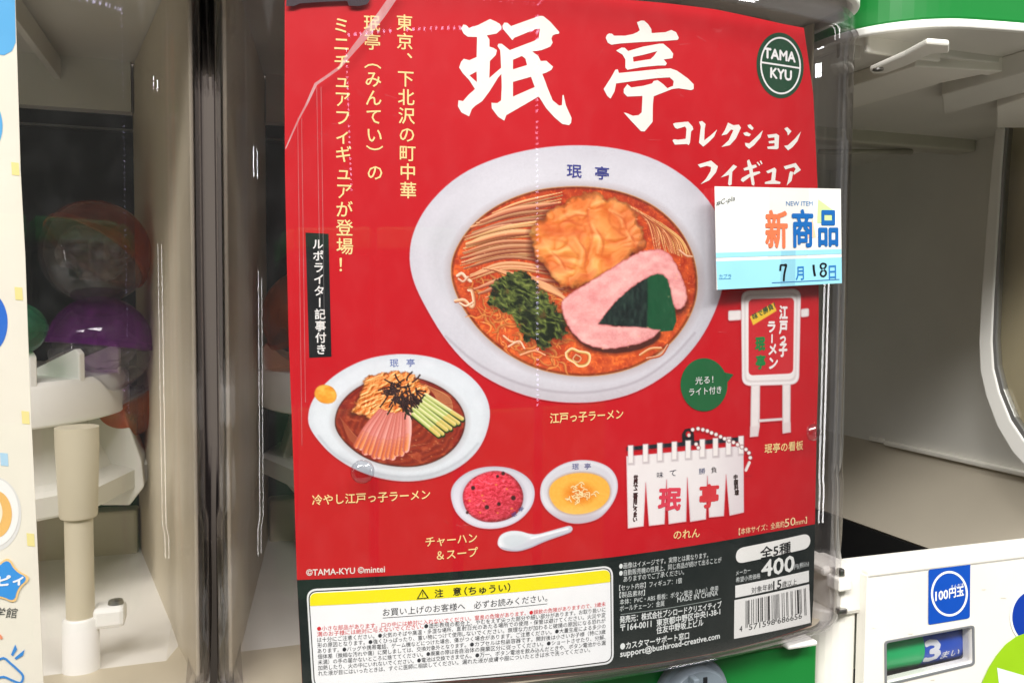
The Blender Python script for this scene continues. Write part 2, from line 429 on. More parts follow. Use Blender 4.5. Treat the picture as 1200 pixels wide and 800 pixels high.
def big_bowl(parent):
    q = lambda pts: crop(pts, 2.5, 470, 160)
    P = Picture(474, 164, 858, 478, .72)
    outer = smooth_poly(q([(22,350),(35,275),(80,195),(160,118),(260,68),(380,36),(500,24),(620,31),(740,62),(840,122),(912,198),(945,280),(956,370),(944,440),(915,525),(870,605),(800,682),(700,746),(600,775),(500,781),(400,770),(300,736),(205,680),(130,598),(68,495),(33,420)]))
    cx, cy = 470+500/2.5, 160+400/2.5
    def rim(X, Y, sd):
        a = np.arctan2(Y-cy, X-cx); c = lerp((214,213,219), (190,188,196), np.clip(1-sd/26, 0, 1)*.35)
        low = np.clip((Y-395)/75, 0, 1); c = c + (np.array((196,188,192))-c)*(low*np.clip(1-sd/24, 0, 1)*.75)[..., None]
        lf = np.clip((560-X)/70, 0, 1)*np.clip((sd-16)/14, 0, 1); c = c*(1-lf*.09)[..., None]
        rt = np.clip((X-790)/60, 0, 1); c = c*(1-rt*.07)[..., None]
        c += ((fbm(X/1.6, Y/1.6, 3, 2)-.5)*9)[..., None]
        return c + ((fbm(X/30, Y/30, 8, 3)-.5)*10)[..., None]
    P.fill(outer, 0, fn=rim, keep=True)
    # foot line of the bowl under the near rim
    P.stroke(curve(q([(130,585),(210,655),(300,705),(400,738),(500,750),(600,742),(700,712),(790,650),(860,575)]), 40), 2, (160,150,158), soft=3, alpha=.6)
    inner = smooth_poly(q([(145,405),(150,350),(185,285),(240,228),(310,186),(390,158),(470,147),(560,147),(650,162),(740,200),(810,262),(852,335),(868,405),(866,470),(845,530),(805,590),(745,645),(660,686),(560,703),(470,698),(380,675),(300,630),(235,575),(185,510),(158,455)]))
    P.fill([(x+(x-cx)*.03, y+(y-cy)*.03) for x, y in inner], (176,160,160), soft=6, alpha=.8)
    def soup(X, Y, sd):
        n = fbm(X/9, Y/9, 5, 4); m = ridge(X/6, Y/6, 9, 3)
        c = lerp((166,46,22), (228,100,44), np.clip(n*1.5-.25+(Y-330)/500, 0, 1)); c = c + (lerp((0,0,0), (55,40,14), np.clip((m-.72)*3.5, 0, 1)))
        c = c*(1-.55*np.clip(1-sd/4, 0, 1))[..., None]
        return lerp(c, (236,150,84), np.clip((vnoise(X/2.2, Y/2.2, 77)-.86)*6, 0, 1)*.6)
    P.fill(inner, 0, fn=soup)
    P.stroke(np.vstack([inner, inner[:1]]), 1.4, (232,150,70), soft=1.2, alpha=.55)
    rs = np.random.RandomState(3)
    # curly noodles lower left
    for i in range(230):
        x, y = rs.uniform(150, 470), rs.uniform(390, 660)
        if ((x-505)/345)**2 + ((y-425)/262)**2 > .84: continue
        a = rs.uniform(-.5, 1.6); p = [(x, y)]
        for k in range(4): a += rs.uniform(-1.2, 1.2); p.append((p[-1][0]+16*math.cos(a), p[-1][1]+12*math.sin(a)))
        t = rs.uniform(); c = (222+t*22, 112+t*50, 48+t*30)
        k_ = rs.uniform(.75, 1.05); P.stroke(curve(q(p)), rs.uniform(2, 4.2), (c[0]*k_, c[1]*k_, c[2]*k_), dark=(140,40,18), light=(250*k_,176*k_,98*k_), taper=True, alpha=.8)
    # fine noodles at the right edge and top right
    for i in range(34):
        t = i/33; x0 = 690+t*100 + rs.uniform(-6, 6)
        p = [(x0-30, 200+t*55), (x0+30, 245+t*60), (x0+55+rs.uniform(-8, 8), 330+t*25)]
        P.stroke(curve(q(p)), 2.4, (220,140+rs.randint(-15, 20),80), dark=(130,44,24), light=(250,205,150), taper=True)
    # bamboo strips, long arcs at the top left
    for i in range(34):
        t = rs.uniform(0, 1) if i % 2 else i/25; y = 196 + t*196; j = rs.uniform(-9, 9)
        x0 = 285 - 105*math.sin(t*2.0+.25) + rs.uniform(-10, 10); x1 = 455 + rs.uniform(-12, 20) + t*10
        y1 = y - 34 + 40*t + rs.uniform(-6, 6)
        p = [(x0, y+26+j), ((x0+x1)/2-20, y-6+j), (x1, y1)]
        k_ = rs.uniform(.72, 1.05); P.stroke(curve(q(p)), 4.6+rs.uniform(-1.6, 2.4), (226*k_, 158*k_+rs.randint(-20, 10), 100*k_), dark=(112,34,20), light=(250*min(k_+.08, 1),212*k_,160*k_), taper=True)
    for i in range(9):
        t = i/8; p = [(240+t*35, 385+t*6), (340+t*30, 405+t*22), (440+t*18, 440+t*24), (478, 470+t*8)]
        P.stroke(curve(q(p)), 4.2, (224,150+rs.randint(-20, 15),98), dark=(112,34,22), light=(250,205,150), taper=True)
    # omelette: a crumpled golden heap
    om = smooth_poly(q([(420,232),(438,205),(480,196),(520,178),(560,168),(600,180),(640,182),(668,205),(690,222),(700,262),(712,285),(716,318),(690,345),(600,408),(560,425),(520,442),(490,446),(462,430),(430,396),(400,360),(380,330),(386,290),(378,268),(405,252)]), 1)
    P.fill([(x-3, y+4) for x, y in om], (70,18,10), soft=5, alpha=.75)
    def egg(X, Y, sd):
        wx = X + 34*(fbm(X/34, Y/34, 21, 3)-.5) - .35*Y; wy = Y + 34*(fbm(X/34, Y/34, 27, 3)-.5) + .2*X
        def H(a, b):
            v = np.abs(2*vnoise(a/31, b/22, 41)-1)**1.2; u = np.abs(2*vnoise(a/15+5, b/11, 48)-1)
            return .42*v + .26*u + .34*fbm(a/16, b/12, 43, 3)
        r = H(wx, wy)*1.3; f = fbm(wx/26, wy/20, 44, 3); r = np.clip(r, 0, 1.1)
        rx = (H(wx+1.2, wy+1.8) - H(wx, wy))*.9
        c = lerp((222,104,42), (250,172,92), np.clip(r*1.5-.2, 0, 1)); c = c + np.clip(rx*430, -42, 40)[..., None]*np.array((.6,.8,.85))
        c = lerp(c, (198,74,34), np.clip((.42-f)*3, 0, 1)*.6); c = lerp(c, (205,88,50), np.clip((X-715)/50, 0, 1)*.55)
        return c*(1-.35*np.clip(1-sd/5, 0, 1))[..., None]
    P.fill(om, 0, fn=egg, soft=1.0, rag=12, rs_=9)
    for p in [[(470,215),(500,250),(540,262)],[(560,180),(545,230),(560,290),(545,350)],[(430,300),(480,310),(520,350)],[(620,200),(610,250),(650,290)],[(440,390),(480,370),(530,385)],[(660,230),(640,280),(690,300)]]:
        P.stroke(curve(q(p)), 3.0, (200,88,36), soft=3, alpha=.4, taper=True)
    # spinach
    sp = smooth_poly(q([(285,410),(330,398),(372,402),(392,428),(425,462),(462,505),(480,545),(482,580),(462,600),(442,590),(428,625),(405,622),(388,590),(362,600),(355,570),(335,545),(318,515),(290,505),(262,498),(246,485),(270,468),(262,440)]), 1)
    P.fill([(x+2, y+3) for x, y in sp], (90,28,14), soft=4, alpha=.6)
    def green(X, Y, sd):
        wx = X + 8*fbm(X/9, Y/9, 61, 2); wy = Y - X*.4 + 8*fbm(X/9, Y/9, 67, 2)
        r = ridge(wx/9, wy/5.5, 62, 4)
        c = lerp((26,34,18), (112,126,58), np.clip((r-.5)*2.6, 0, 1)); c = lerp(c, (178,178,112), np.clip((r-.86)*8, 0, 1)*.6)
        return lerp(c, (110,60,34), np.clip((fbm(X/7, Y/7, 90)-.62)*5, 0, 1)*.6)
    P.fill(sp, 0, fn=green, soft=.8, rag=13, rs_=5)
    # pork slice wrapped over seaweed
    no = q([(575,548),(640,470),(700,425),(745,400),(778,404),(792,440),(800,490),(806,540),(795,568),(752,572),(700,560)])
    pk = smooth_poly(q([(466,490),(480,468),(560,420),(640,370),(700,335),(748,328),(775,335),(800,362),(822,410),(838,460),(835,492),(812,508),(796,500),(790,455),(776,408),(742,402),(690,430),(632,478),(576,549),(576,549),(640,556),(700,556),(760,566),(760,566),(735,592),(680,612),(610,624),(545,612),(510,585),(482,545)]), 1)
    P.fill([(x+1, y+6) for x, y in pk], (52,14,10), soft=4, alpha=.8)
    P.fill(smooth_poly(q([(478,545),(510,590),(545,620),(610,636),(690,628),(752,600),(764,568),(700,540),(560,520)]), 1), (78,36,28), soft=1)
    def nori(X, Y, sd):
        n = fbm(X/3, Y/8, 33, 4); c = lerp((12,24,24), (44,66,56), np.clip(n*1.6-.4, 0, 1))
        g = np.clip((X-757)/3, 0, 1); c = lerp(c, (20,92,52), g*.8); return lerp(c, (150,150,130), np.clip((vnoise(X/1.5, Y/2.5, 5)-.9)*8, 0, 1)*.4)
    P.fill(no, 0, fn=nori)
    def pork(X, Y, sd):
        n = fbm(X/12, Y/8, 71, 4); c = lerp((232,150,148), (250,192,184), np.clip(n*1.5-.2, 0, 1))
        c = lerp(c, (186,92,92), np.clip(1-sd/2.2, 0, 1)*.7); c = lerp(c, (246,196,190), np.clip((ridge(X/8, Y/6, 18)-.8)*3, 0, 1)*.35)
        return c + ((vnoise(X/1.3, Y/1.3, 3)-.5)*14)[..., None]
    P.fill(pk, 0, fn=pork, soft=.7, rag=2.4, rs_=5)
    for i in range(150):
        x, y = rs.uniform(150, 860), rs.uniform(160, 700)
        if not .55 < ((x-508)/352)**2 + ((y-425)/270)**2 < .95: continue
        X0, Y0 = q([(x, y)])[0]; P.ellipse(X0, Y0, rs.uniform(.5, 1.5), rs.uniform(.4, .9), (250,190,140), alpha=rs.uniform(.3, .8))
    for p in [[(465,240),(500,222),(540,226)],[(560,262),(580,300),(575,340)],[(610,215),(640,235),(648,262)],[(430,330),(455,352),(470,380)],[(510,300),(530,330),(525,372)],[(590,190),(560,200)],[(660,280),(672,300)]]:
        P.stroke(curve(q(p)), 4.4, (255,214,150), soft=4, alpha=.5, taper=True)
        P.stroke(curve(q([(x+12, y+9) for x, y in p])), 2.4, (196,84,34), soft=2.2, alpha=.55, taper=True)
    # bean sprouts and squid curls
    for p, w, c in [([(166,408),(178,402),(190,415),(202,424)], 4.2, (232,200,170)), ([(168,418),(182,425),(196,412)], 3, (210,160,130)),
                    ([(160,482),(185,480),(205,500),(214,488),(208,452),(198,448)], 4.4, (226,172,126)), ([(172,488),(190,496),(210,486)], 2.6, (245,215,180)),
                    ([(486,632),(500,622),(520,630),(548,636),(550,655),(540,668),(520,670),(508,660),(488,648),(484,634)], 3.8, (238,196,110)),
                    ([(512,640),(525,648),(518,658),(505,652),(512,640)], 2.6, (190,110,50)), ([(815,335),(835,350),(850,352)], 3, (220,150,110)),
                    ([(300,585),(320,600),(350,606)], 3, (240,170,120)), ([(315,615),(345,600),(360,620)], 2.6, (245,190,150)), ([(350,640),(390,628),(420,640)], 2.6, (236,140,80)),
                    ([(700,640),(730,622),(760,620)], 3.4, (226,140,70)), ([(720,650),(760,640),(780,612)], 3, (200,90,40))]:
        P.stroke(curve(q(p), 20), w, c, dark=(150,60,30), light=(255,232,205), taper=False)
    return P.build('printed_noodle_bowl', 2, parent)

def cold_bowl(parent):
    q = lambda pts: crop(pts, 4.704, 350, 400)
    P = Picture(358, 411, 578, 567, .72)
    outer = smooth_poly(q([(50,420),(62,350),(100,285),(160,215),(250,150),(370,95),(500,70),(620,68),(740,85),(850,125),(950,190),(1020,270),(1055,360),(1052,450),(1015,560),(950,645),(850,715),(740,755),(620,772),(500,765),(380,735),(270,685),(170,615),(95,530),(58,470)]))
    cx, cy = 350+555/4.704, 400+420/4.704
    def rim(X, Y, sd):
        c = lerp((222,228,232), (200,204,210), np.clip(1-sd/9, 0, 1)*.5)
        low = np.clip((Y-520)/40, 0, 1)*np.clip(1-sd/11, 0, 1); c = lerp(c, (188,192,196), low*.8)
        return c + ((fbm(X/14, Y/14, 18, 3)-.5)*10)[..., None] + ((fbm(X/1.5, Y/1.5, 13, 2)-.5)*7)[..., None]
    P.fill(outer, 0, fn=rim, keep=True)
    P.stroke(curve(q([(110,520),(200,620),(330,690),(480,735),(620,745),(760,722),(900,650),(990,560)]), 40), 2, (170,174,180), soft=3, alpha=.5)
    inner = smooth_poly(q([(195,440),(215,360),(270,290),(350,235),(450,200),(560,188),(670,200),(780,245),(860,305),(910,380),(922,450),(900,530),(850,600),(770,655),(670,688),(560,692),(450,675),(350,635),(265,570),(210,500)]))
    P.fill([(x+(x-cx)*.05, y+(y-cy)*.05) for x, y in inner], (182,176,176), soft=4, alpha=.7)
    def soup(X, Y, sd):
        a = np.hypot((X-cx)/1.4, Y-cy-6); r = np.sin(a*1.0 + 16*fbm(X/22, Y/22, 5, 3))*.5
        c = lerp((122,26,20), (176,64,34), np.clip(r*.5+.35, 0, 1)); c = lerp(c, (206,104,64), np.clip((fbm(X/8, Y/4, 9)-.6)*5, 0, 1)*.55)
        return c*(1-.5*np.clip(1-sd/2.5, 0, 1))[..., None]
    P.fill(inner, 0, fn=soup)
    rs = np.random.RandomState(8)
    for i in range(26):     # thin noodles showing in the broth
        t = i/25; p = [(230+70*t, 420+t*90), (300+120*t, 560+t*30), (470+250*t, 620-60*t)]
        P.stroke(curve(q(p)), 1.3, (196,100,62), dark=(110,26,18), light=(232,160,110), taper=True, alpha=.55)
    for i in range(12):
        t = i/11; p = [(640+t*90, 220+t*30), (740+t*90, 280+t*30), (790+t*60, 400)]
        P.stroke(curve(q(p)), 1.5, (214,150,90), dark=(130,40,26), light=(240,190,130), taper=True, alpha=.7)
    om = smooth_poly(q([(275,385),(320,335),(345,270),(370,195),(420,180),(480,170),(540,165),(580,160),(625,180),(650,215),(700,240),(735,275),(720,300),(690,320),(690,400),(640,420),(500,440),(400,430),(350,395),(300,398)]), 1)
    P.fill([(x-1, y+3) for x, y in om], (70,16,12), soft=3, alpha=.7)
    def egg(X, Y, sd):
        wx = X + 6*fbm(X/8, Y/8, 21, 3); r = ridge(wx/9, (Y+X*.4)/5, 140, 3)
        rx = ridge((wx+1)/9, (Y+1+X*.4)/5, 140, 3)-r
        c = lerp((232,116,48), (252,180,104), np.clip(r*1.4-.4, 0, 1)) + (rx*300)[..., None]
        return c*(1-.3*np.clip(1-sd/3, 0, 1))[..., None]
    P.fill(om, 0, fn=egg, soft=.8, rag=7, rs_=5)
    for i in range(7):      # cucumber batons
        t = i/6; a = np.array((700-80*t, 295+95*t)); b = np.array((900-130*t, 425+90*t+(8 if i % 2 else 0)))
        P.stroke(q([a+(0, 5), b+(3, 6)]), 6.2, (24,44,20)); P.stroke(q([a, b]), 5.0, (214,218,140) if i % 2 == 0 else (186,200,110), dark=(120,140,50), light=(244,240,190))
        P.stroke(q([a+(b-a)*.72, b]), 4.2, (232,180,80), alpha=.5)
    for i in range(12):     # ham strips
        t = i/11; a = (450+150*t, 385+25*math.sin(t*3)); b = (318+272*t, 545+95*math.sin(t*2.2+.3)-(10 if i % 2 else 0))
        m = ((a[0]+b[0])/2-14+22*t, (a[1]+b[1])/2)
        P.stroke(curve(q([a, m, b])), 6.6+(i*7 % 3), (238,158,146) if i % 2 else (228,136,124), dark=(196,96,84), light=(250,196,184))
        
        for f_ in (.25, .45, .62, .78): P.stroke(curve(q([(m[0]*(1-f_)+b[0]*f_, m[1]*(1-f_)+b[1]*f_), b])), 5.2, (236,122,52), alpha=.26, light=(250,170,90), dark=(180,70,30))
    for i in range(64):     # seaweed shreds
        x, y = 585+rs.normal()*42, 300+rs.normal()*34; a = rs.uniform(0, 6.28) if i < 34 else math.atan2(y-250, x-575)
        p = [(x, y)]
        for k in range(3): a += rs.uniform(-.5, .5); p.append((p[-1][0]+19*math.cos(a), p[-1][1]+19*math.sin(a)))
        P.stroke(curve(q(p)), 1.9, (26+rs.randint(0, 16),16,18), light=(96,66,60), taper=False)
    for p in [[(475,210),(520,232),(560,240)],[(515,225),(490,300),(450,360)],[(440,268),(500,250)],[(580,210),(540,235)],[(655,270),(700,275)],[(590,370),(600,400)],[(520,350),(490,400)]]:
        P.stroke(curve(q(p)), 1.8, (36,18,18))
    for i in range(26):     # fat droplets
        x, y = rs.uniform(560, 880), rs.uniform(470, 670)
        if ((x-558)/350)**2+((y-440)/240)**2 < .9: P.ellipse(*q([(x, y)])[0], .6, .5, (232,170,110), alpha=.8)
    def must(X, Y, sd): return lerp((238,142,32), (252,196,84), np.clip(fbm(X/7, Y/5, 4)*1.6-.3, 0, 1))*(1-.12*np.clip(1-sd/2, 0, 1))[..., None]
    P.fill(smooth_poly(q([(84,290),(95,255),(125,237),(165,240),(195,258),(212,292),(205,325),(175,343),(130,340),(98,318)]), 1), 0, fn=must, keep=True)
    return P.build('printed_cold_noodle_bowl', 2, parent)

def small_dishes(parent):
    q = lambda pts: crop(pts, 4, 480, 480)
    P = Picture(525, 543, 629, 624, .6)
    outer = smooth_poly(q([(189,405),(200,350),(250,300),(320,270),(400,262),(480,272),(545,305),(582,350),(588,405),(570,460),(520,515),(450,550),(360,560),(280,540),(215,485)]))
    P.fill(outer, 0, fn=lambda X, Y, sd: lerp((226,226,234), (190,188,200), np.clip(1-sd/4, 0, 1)*.6)*(1-.07*np.clip((590-Y)/40, 0, 1))[..., None], keep=True)
    P.fill(smooth_poly(q([(238,410),(255,350),(310,305),(390,285),(470,300),(525,345),(545,405),(530,465),(475,510),(390,525),(300,510),(250,465)])), (176,168,180), soft=3, alpha=.8)
    dome = smooth_poly(q([(246,420),(252,370),(285,325),(340,295),(400,282),(455,292),(500,325),(528,370),(535,420),(515,475),(470,510),(400,528),(330,522),(270,485)]))
    def rice(X, Y, sd):
        U = X*.8+Y*.6 + 5*fbm(X/5, Y/5, 9, 2); V = Y*.8-X*.6 + 5*fbm(X/5, Y/5, 12, 2); r = fbm(U/3.0, V/2.6, 5, 3); rx = fbm((U+1)/3.0, (V+.6)/2.6, 5, 3)-r
        c = lerp((206,38,62), (240,84,100), np.clip(r*1.3-.25, 0, 1)) + (rx*150)[..., None]; s = np.clip(((X-582)/34)*.6+((Y-582)/30)*.6, -1, 1)
        return c*(1-.16*s-.3*np.clip(1-sd/4, 0, 1))[..., None]
    P.fill(dome, 0, fn=rice)
    for x, y, r in [(297,365,2.4),(362,455,2.5),(418,440,2.1),(486,412,2.6),(438,297,2.1),(412,310,1.6),(270,480,1.6)]:
        P.ellipse(*q([(x, y)])[0], r, r*1.05, (66,20,28))
    for x, y in [(347,425),(405,350),(280,425),(478,462),(412,482),(340,400),(455,370),(330,480)]: P.ellipse(*q([(x, y)])[0], 1.3, .9, (236,140,60))
    P.build('printed_rice_plate', 2, parent)

    P = Picture(629, 535, 727, 617, .6)
    outer = smooth_poly(q([(608,385),(620,330),(665,280),(730,245),(800,232),(870,238),(935,265),(970,310),(978,365),(962,420),(925,475),(880,515),(800,535),(730,528),(660,490),(618,440)]))
    P.fill(outer, 0, fn=lambda X, Y, sd: lerp(lerp((228,228,232), (200,192,200), np.clip((Y-593)/14, 0, 1)), (186,180,190), np.clip(1-sd/3, 0, 1)*.6), keep=True)
    P.fill(smooth_poly(q([(622,370),(650,310),(710,265),(800,248),(890,262),(945,300),(962,360),(945,420),(890,470),(800,500),(710,490),(650,440)])), (214,214,220), soft=2)
    P.fill(smooth_poly(q([(646,395),(660,345),(710,308),(780,290),(860,294),(920,322),(943,370),(935,420),(890,465),(820,490),(740,490),(680,460)])), (150,90,50), soft=2.5, alpha=.6)
    cx, cy = q([(795,392)])[0]
    def broth(X, Y, sd):
        d = np.hypot((X-cx)/30, (Y-cy)/20); c = lerp((226,110,20), (250,184,74), np.clip(d*1.4-.1, 0, 1)); c = lerp(c, (255,214,120), np.clip((Y-590)/12, 0, 1)*.5)
        return c + ((fbm(X/2, Y/2, 5, 2)-.5)*14)[..., None]
    P.fill(smooth_poly(q([(648,395),(662,345),(712,310),(780,293),(860,297),(920,325),(941,370),(933,420),(890,463),(820,488),(740,488),(682,458)])), 0, fn=broth)
    rs = np.random.RandomState(5)
    for i in range(30):
        x, y = 790+rs.normal()*28, 392+rs.normal()*20; a = rs.uniform(0, 6)
        P.stroke(curve(q([(x, y), (x+12*math.cos(a), y+9*math.sin(a)), (x+20*math.cos(a+.8), y+16*math.sin(a+.8))])), 1.7, (246,214,150), dark=(186,104,30), light=(255,240,205))
    P.build('printed_soup_bowl', 2, parent)

    P = Picture(578, 610, 676, 650, .6)
    sp = smooth_poly(q([(410,615),(425,582),(470,564),(520,566),(560,580),(600,582),(660,565),(720,548),(752,540),(765,552),(760,570),(700,592),(620,620),(570,645),(510,662),(450,660),(415,642)]))
    P.fill(sp, 0, fn=lambda X, Y, sd: lerp(lerp((220,226,230), (246,248,250), np.clip(sd/3, 0, 1)), (190,194,204), np.clip((Y-636+(X-590)*.35)/10, 0, 1)*.7), keep=True)
    P.fill(smooth_poly(q([(428,615),(440,590),(480,576),(525,580),(560,596),(540,622),(500,642),(450,642)])), (206,216,220), soft=3, alpha=.8)
    P.stroke(q([(570,600), (740,556)]), 2.2, (248,249,252), soft=1.5)
    P.stroke(curve(q([(430,645),(500,660),(570,640),(650,606),(755,572)])), 1.6, (168,172,186), soft=1.4, alpha=.7)
    P.build('printed_spoon', 2, parent)

def noren(parent):
    q = lambda pts: crop(pts, 5.71, 720, 490)
    P = Picture(732, 498, 882, 620, .6)
    P.fill(q([(80,190),(862,122),(862,152),(80,216)]), (26,34,42), keep=True)
    P.fill([(x, y) for x, y in q([(452,160),(450,105),(470,72),(500,66),(525,80),(530,110),(532,160)])], (24,28,32), keep=True)
    P.ellipse(*q([(492,105)])[0], 3.0, 3.6, (196,30,38)); P.ellipse(*q([(497,112)])[0], 1.9, 2.2, (226,222,214))
    cloth = q([(78,252),(862,181),(865,628),(768,650),(745,375),(731,652),(631,662),(620,385),(611,674),(504,691),(486,395),(479,689),(361,706),(347,410),(334,706),(229,718),(208,430),(194,720),(88,735)])
    def linen(X, Y, sd):
        c = lerp((234,228,226), (206,198,200), np.clip(1-sd/2.4, 0, 1)*.6); c = lerp(c, (244,240,236), np.clip(fbm(X/16, Y/30, 4)*1.6-.4, 0, 1)*.6)
        return lerp(c, (216,205,208), np.clip((X-835)/30, 0, 1)*.5)
    P.fill(cloth, 0, fn=linen, keep=True)
    for i, x in enumerate((108,207,303,400,492,587,675,762,846)):
        y = 178-63*(x-108)/738
        P.fill(q([(x-16, y+4), (x+22, y+2), (x+22, y+128), (x-16, y+130)]), (150,134,138), soft=2, alpha=.7)
        P.fill(q([(x-19, y+2), (x+17, y), (x+17, y+122), (x-19, y+124)]), (236,230,226), fn=lambda X, Y, sd: lerp((206,196,196), (242,237,232), np.clip(sd/1.2, 0, 1)), keep=True)
    for p in [(522,75),(558,68),(590,75),(620,83),(648,96),(678,107),(708,122),(735,135),(765,148),(795,160),(822,175),(851,190),(878,207),(898,230),(907,262),(545,172),(560,196)]:
        X0, Y0 = q([p])[0]; P.ellipse(X0, Y0, 2.7, 2.7, (120,60,62), keep=True); P.ellipse(X0, Y0, 2.1, 2.1, (244,238,232)); 
    P.stroke(q([(900,294),(877,345)]), 3.6, (240,236,230), dark=(190,170,170)); P.keep[P.mask(q([(890,285),(912,292),(888,355),(862,368),(858,360)]))[0]] = True
    return P.build('printed_shop_curtain', 2, parent)

def sign_picture(parent):
    q = lambda pts: crop(pts, 5.333, 860, 330)
    P = Picture(851, 336, 952, 516, .6, base=(196, 12, 27))
    wh = lambda X, Y, sd: lerp((196,184,182), (240,234,230), np.clip(sd/2, 0, 1)*.85+.15*fbm(X/5, Y/5, 3))
    for r in ([(-38,180),(45,176),(45,240),(-38,245)], [(415,170),(468,164),(468,218),(415,224)]): P.fill(rquad(q(r), 2.5), 0, fn=wh, keep=True)
    for r in ([(105,600),(163,600),(160,905),(150,965),(98,970),(100,905)], [(300,600),(354,595),(352,870),(354,940),(302,948),(300,880)]): P.fill(q(r), 0, fn=wh, keep=True)
    P.fill(q([(150,858),(305,848),(305,866),(150,878)]), 0, fn=wh, keep=True)
    P.fill(q([(98,905),(152,900),(150,965),(98,970)]), (222,206,204), alpha=.6); P.fill(q([(302,880),(354,875),(354,940),(302,948)]), (222,206,204), alpha=.6)
    P.fill(rquad(q([(42,56),(418,42),(406,642),(48,652)]), 11), 0, fn=lambda X, Y, sd: lerp((214,206,204), (246,243,240), np.clip(sd/2.4, 0, 1)), keep=True)
    P.fill(rquad(q([(62,82),(398,70),(386,620),(64,630)]), 8), (196,184,180), soft=1.6, alpha=.7); P.fill(rquad(q([(70,88),(390,78),(380,610),(72,620)]), 8), (240,236,232), soft=1.2)
    P.fill(rquad(q([(90,110),(374,100),(368,572),(90,585)]), 6), (204,40,48))
    P.fill(q([(98,218),(248,130),(265,182),(118,272)]), (240,198,60))
    return P.build('printed_street_sign', 2, parent)
# ------------------------------------------------------------------ the poster
WHITE, YEL, RED, BLK = (240,240,236), (250,220,150), (196,12,27), (14,18,20)
poster = thing('poster', tuple(surf(np.array((0.0, 0.0)), 0)), 'large red sheet with printed noodle bowls and white brush title in the middle machine', 'poster')
edge_l = [(334,-16),(333.6,0),(333.4,120),(334,200),(336,300),(338.5,400),(344,550),(348,680),(354,800),(355,806)]
edge_r = [(951,732.5),(953,700),(955,613.5),(957,500),(959,430),(959.5,340),(958,215),(953,110),(942,33)]
top = [(916,28),(885,21),(837,11),(780,4),(722,-1),(650,-7),(500,-13)]
bot = [(360,806),(440,801),(540,797),(620,791.5),(700,785.5),(760,778),(850,762.5),(900,749.5),(940,736.5)]
outline = edge_l + bot + edge_r + top
bm = flat([st(np.array(outline)[:, 0], np.array(outline)[:, 1])])
me = bend(bm, 0); bm = bmesh.new(); bm.from_mesh(me)
r = bmesh.ops.extrude_face_region(bm, geom=bm.faces[:])
for v in [g for g in r['geom'] if isinstance(g, bmesh.types.BMVert)]:
    d = Vector((v.co.x-CX, v.co.y-CY, 0)).normalized(); v.co -= d*.0004
link('paper_sheet', from_bm(bm), mat('poster_red', RED, rough=.4, spec=.22, vary=.03, vscale=14), poster)
# dark band across the foot
border = [(348,679),(440,675),(500,671.5),(600,663.5),(720,652),(830,636),(900,623.5),(955,613.5)]
band = border + [(953,700),(951,732),(940,736),(900,749),(850,762),(760,777.5),(700,785),(620,791),(540,796.5),(440,800.5),(360,805.5),(355.4,805.5),(354.2,800)]
decal('footer_band', [[band]], 1, ink((13,26,24)), poster)

# brush title, first character
A = [(108,128),(122,102),(140,106),(158,124),(215,105),(288,68),(322,82),(350,98),(360,116),(355,135),(330,158),(268,170),(285,195),(285,240),(310,248),(332,262),(325,292),(288,330),(284,436),(358,372),(355,300),(352,262),(335,235),(342,222),(362,222),(412,262),(555,208),(592,190),(600,128),(575,130),(440,185),(428,200),(400,165),(368,128),(366,110),(378,90),(398,92),(420,112),(600,48),(622,50),(665,85),(722,150),(718,160),(700,162),(680,170),(672,190),(680,215),(665,240),(610,262),(552,270),(590,298),(605,330),(640,328),(682,365),(672,385),(640,402),(615,410),(635,460),(645,490),(680,575),(720,608),(738,605),(741,545),(748,540),(762,605),(798,685),(795,715),(782,730),(740,722),(690,680),(640,625),(598,558),(590,552),(390,668),(378,702),(340,678),(300,625),(298,590),(315,592),(335,592),(358,575),(362,490),(360,410),(340,432),(285,520),(240,580),(195,610),(175,630),(158,675),(110,650),(88,612),(92,575),(120,580),(155,540),(195,505),(160,450),(118,405),(96,370),(108,335),(125,316),(160,325),(205,305),(208,180),(150,178),(125,160)]
AH = [[(160,420),(205,395),(207,462)], [(432,322),(488,298),(510,315),(520,355),(432,382)], [(432,460),(545,428),(568,492),(432,552)]]
T1 = lambda p: crop(p, 5.331, 520, 10)
decal('title_character', [[T1(A)]+[T1(h) for h in AH]], 1, ink((238,238,228)), poster)
B1 = [(105,185),(112,168),(125,158),(145,160),(158,172),(225,172),(275,162),(302,150),(318,138),(308,110),(300,88),(325,78),(345,78),(370,100),(390,130),(392,156),(478,150),(515,136),(545,150),(562,185),(555,198),(450,206),(320,212),(200,220),(140,228),(118,215)]
B2 = [(170,265),(205,246),(225,248),(245,268),(340,240),(440,222),(465,222),(505,255),(527,285),(522,312),(468,320),(488,345),(478,358),(432,358),(330,368),(240,385),(228,370),(228,320),(210,290)]
B2H = [(275,305),(345,290),(428,268),(405,300),(385,318),(278,335)]
B3 = [(92,505),(140,430),(165,385),(180,382),(188,405),(320,392),(440,380),(510,376),(550,390),(620,440),(655,475),(655,505),(638,512),(560,500),(520,505),(470,525),(405,550),(400,600),(398,710),(348,770),(325,768),(270,710),(218,652),(235,655),(275,672),(310,668),(330,650),(335,548),(240,552),(218,530),(218,505),(240,475),(265,495),(340,485),(395,470),(405,455),(430,450),(465,475),(490,500),(526,485),(530,455),(505,432),(430,436),(330,448),(170,470),(160,520),(135,565),(115,548)]
T2 = lambda p: crop(p, 5.336, 690, 10)
decal('title_character', [[T2(B1)], [T2(B2), T2(B2H)], [T2(B3)]], 1, ink((238,238,228)), poster)
T3 = lambda p: crop(p, 7.06, 780, 130)
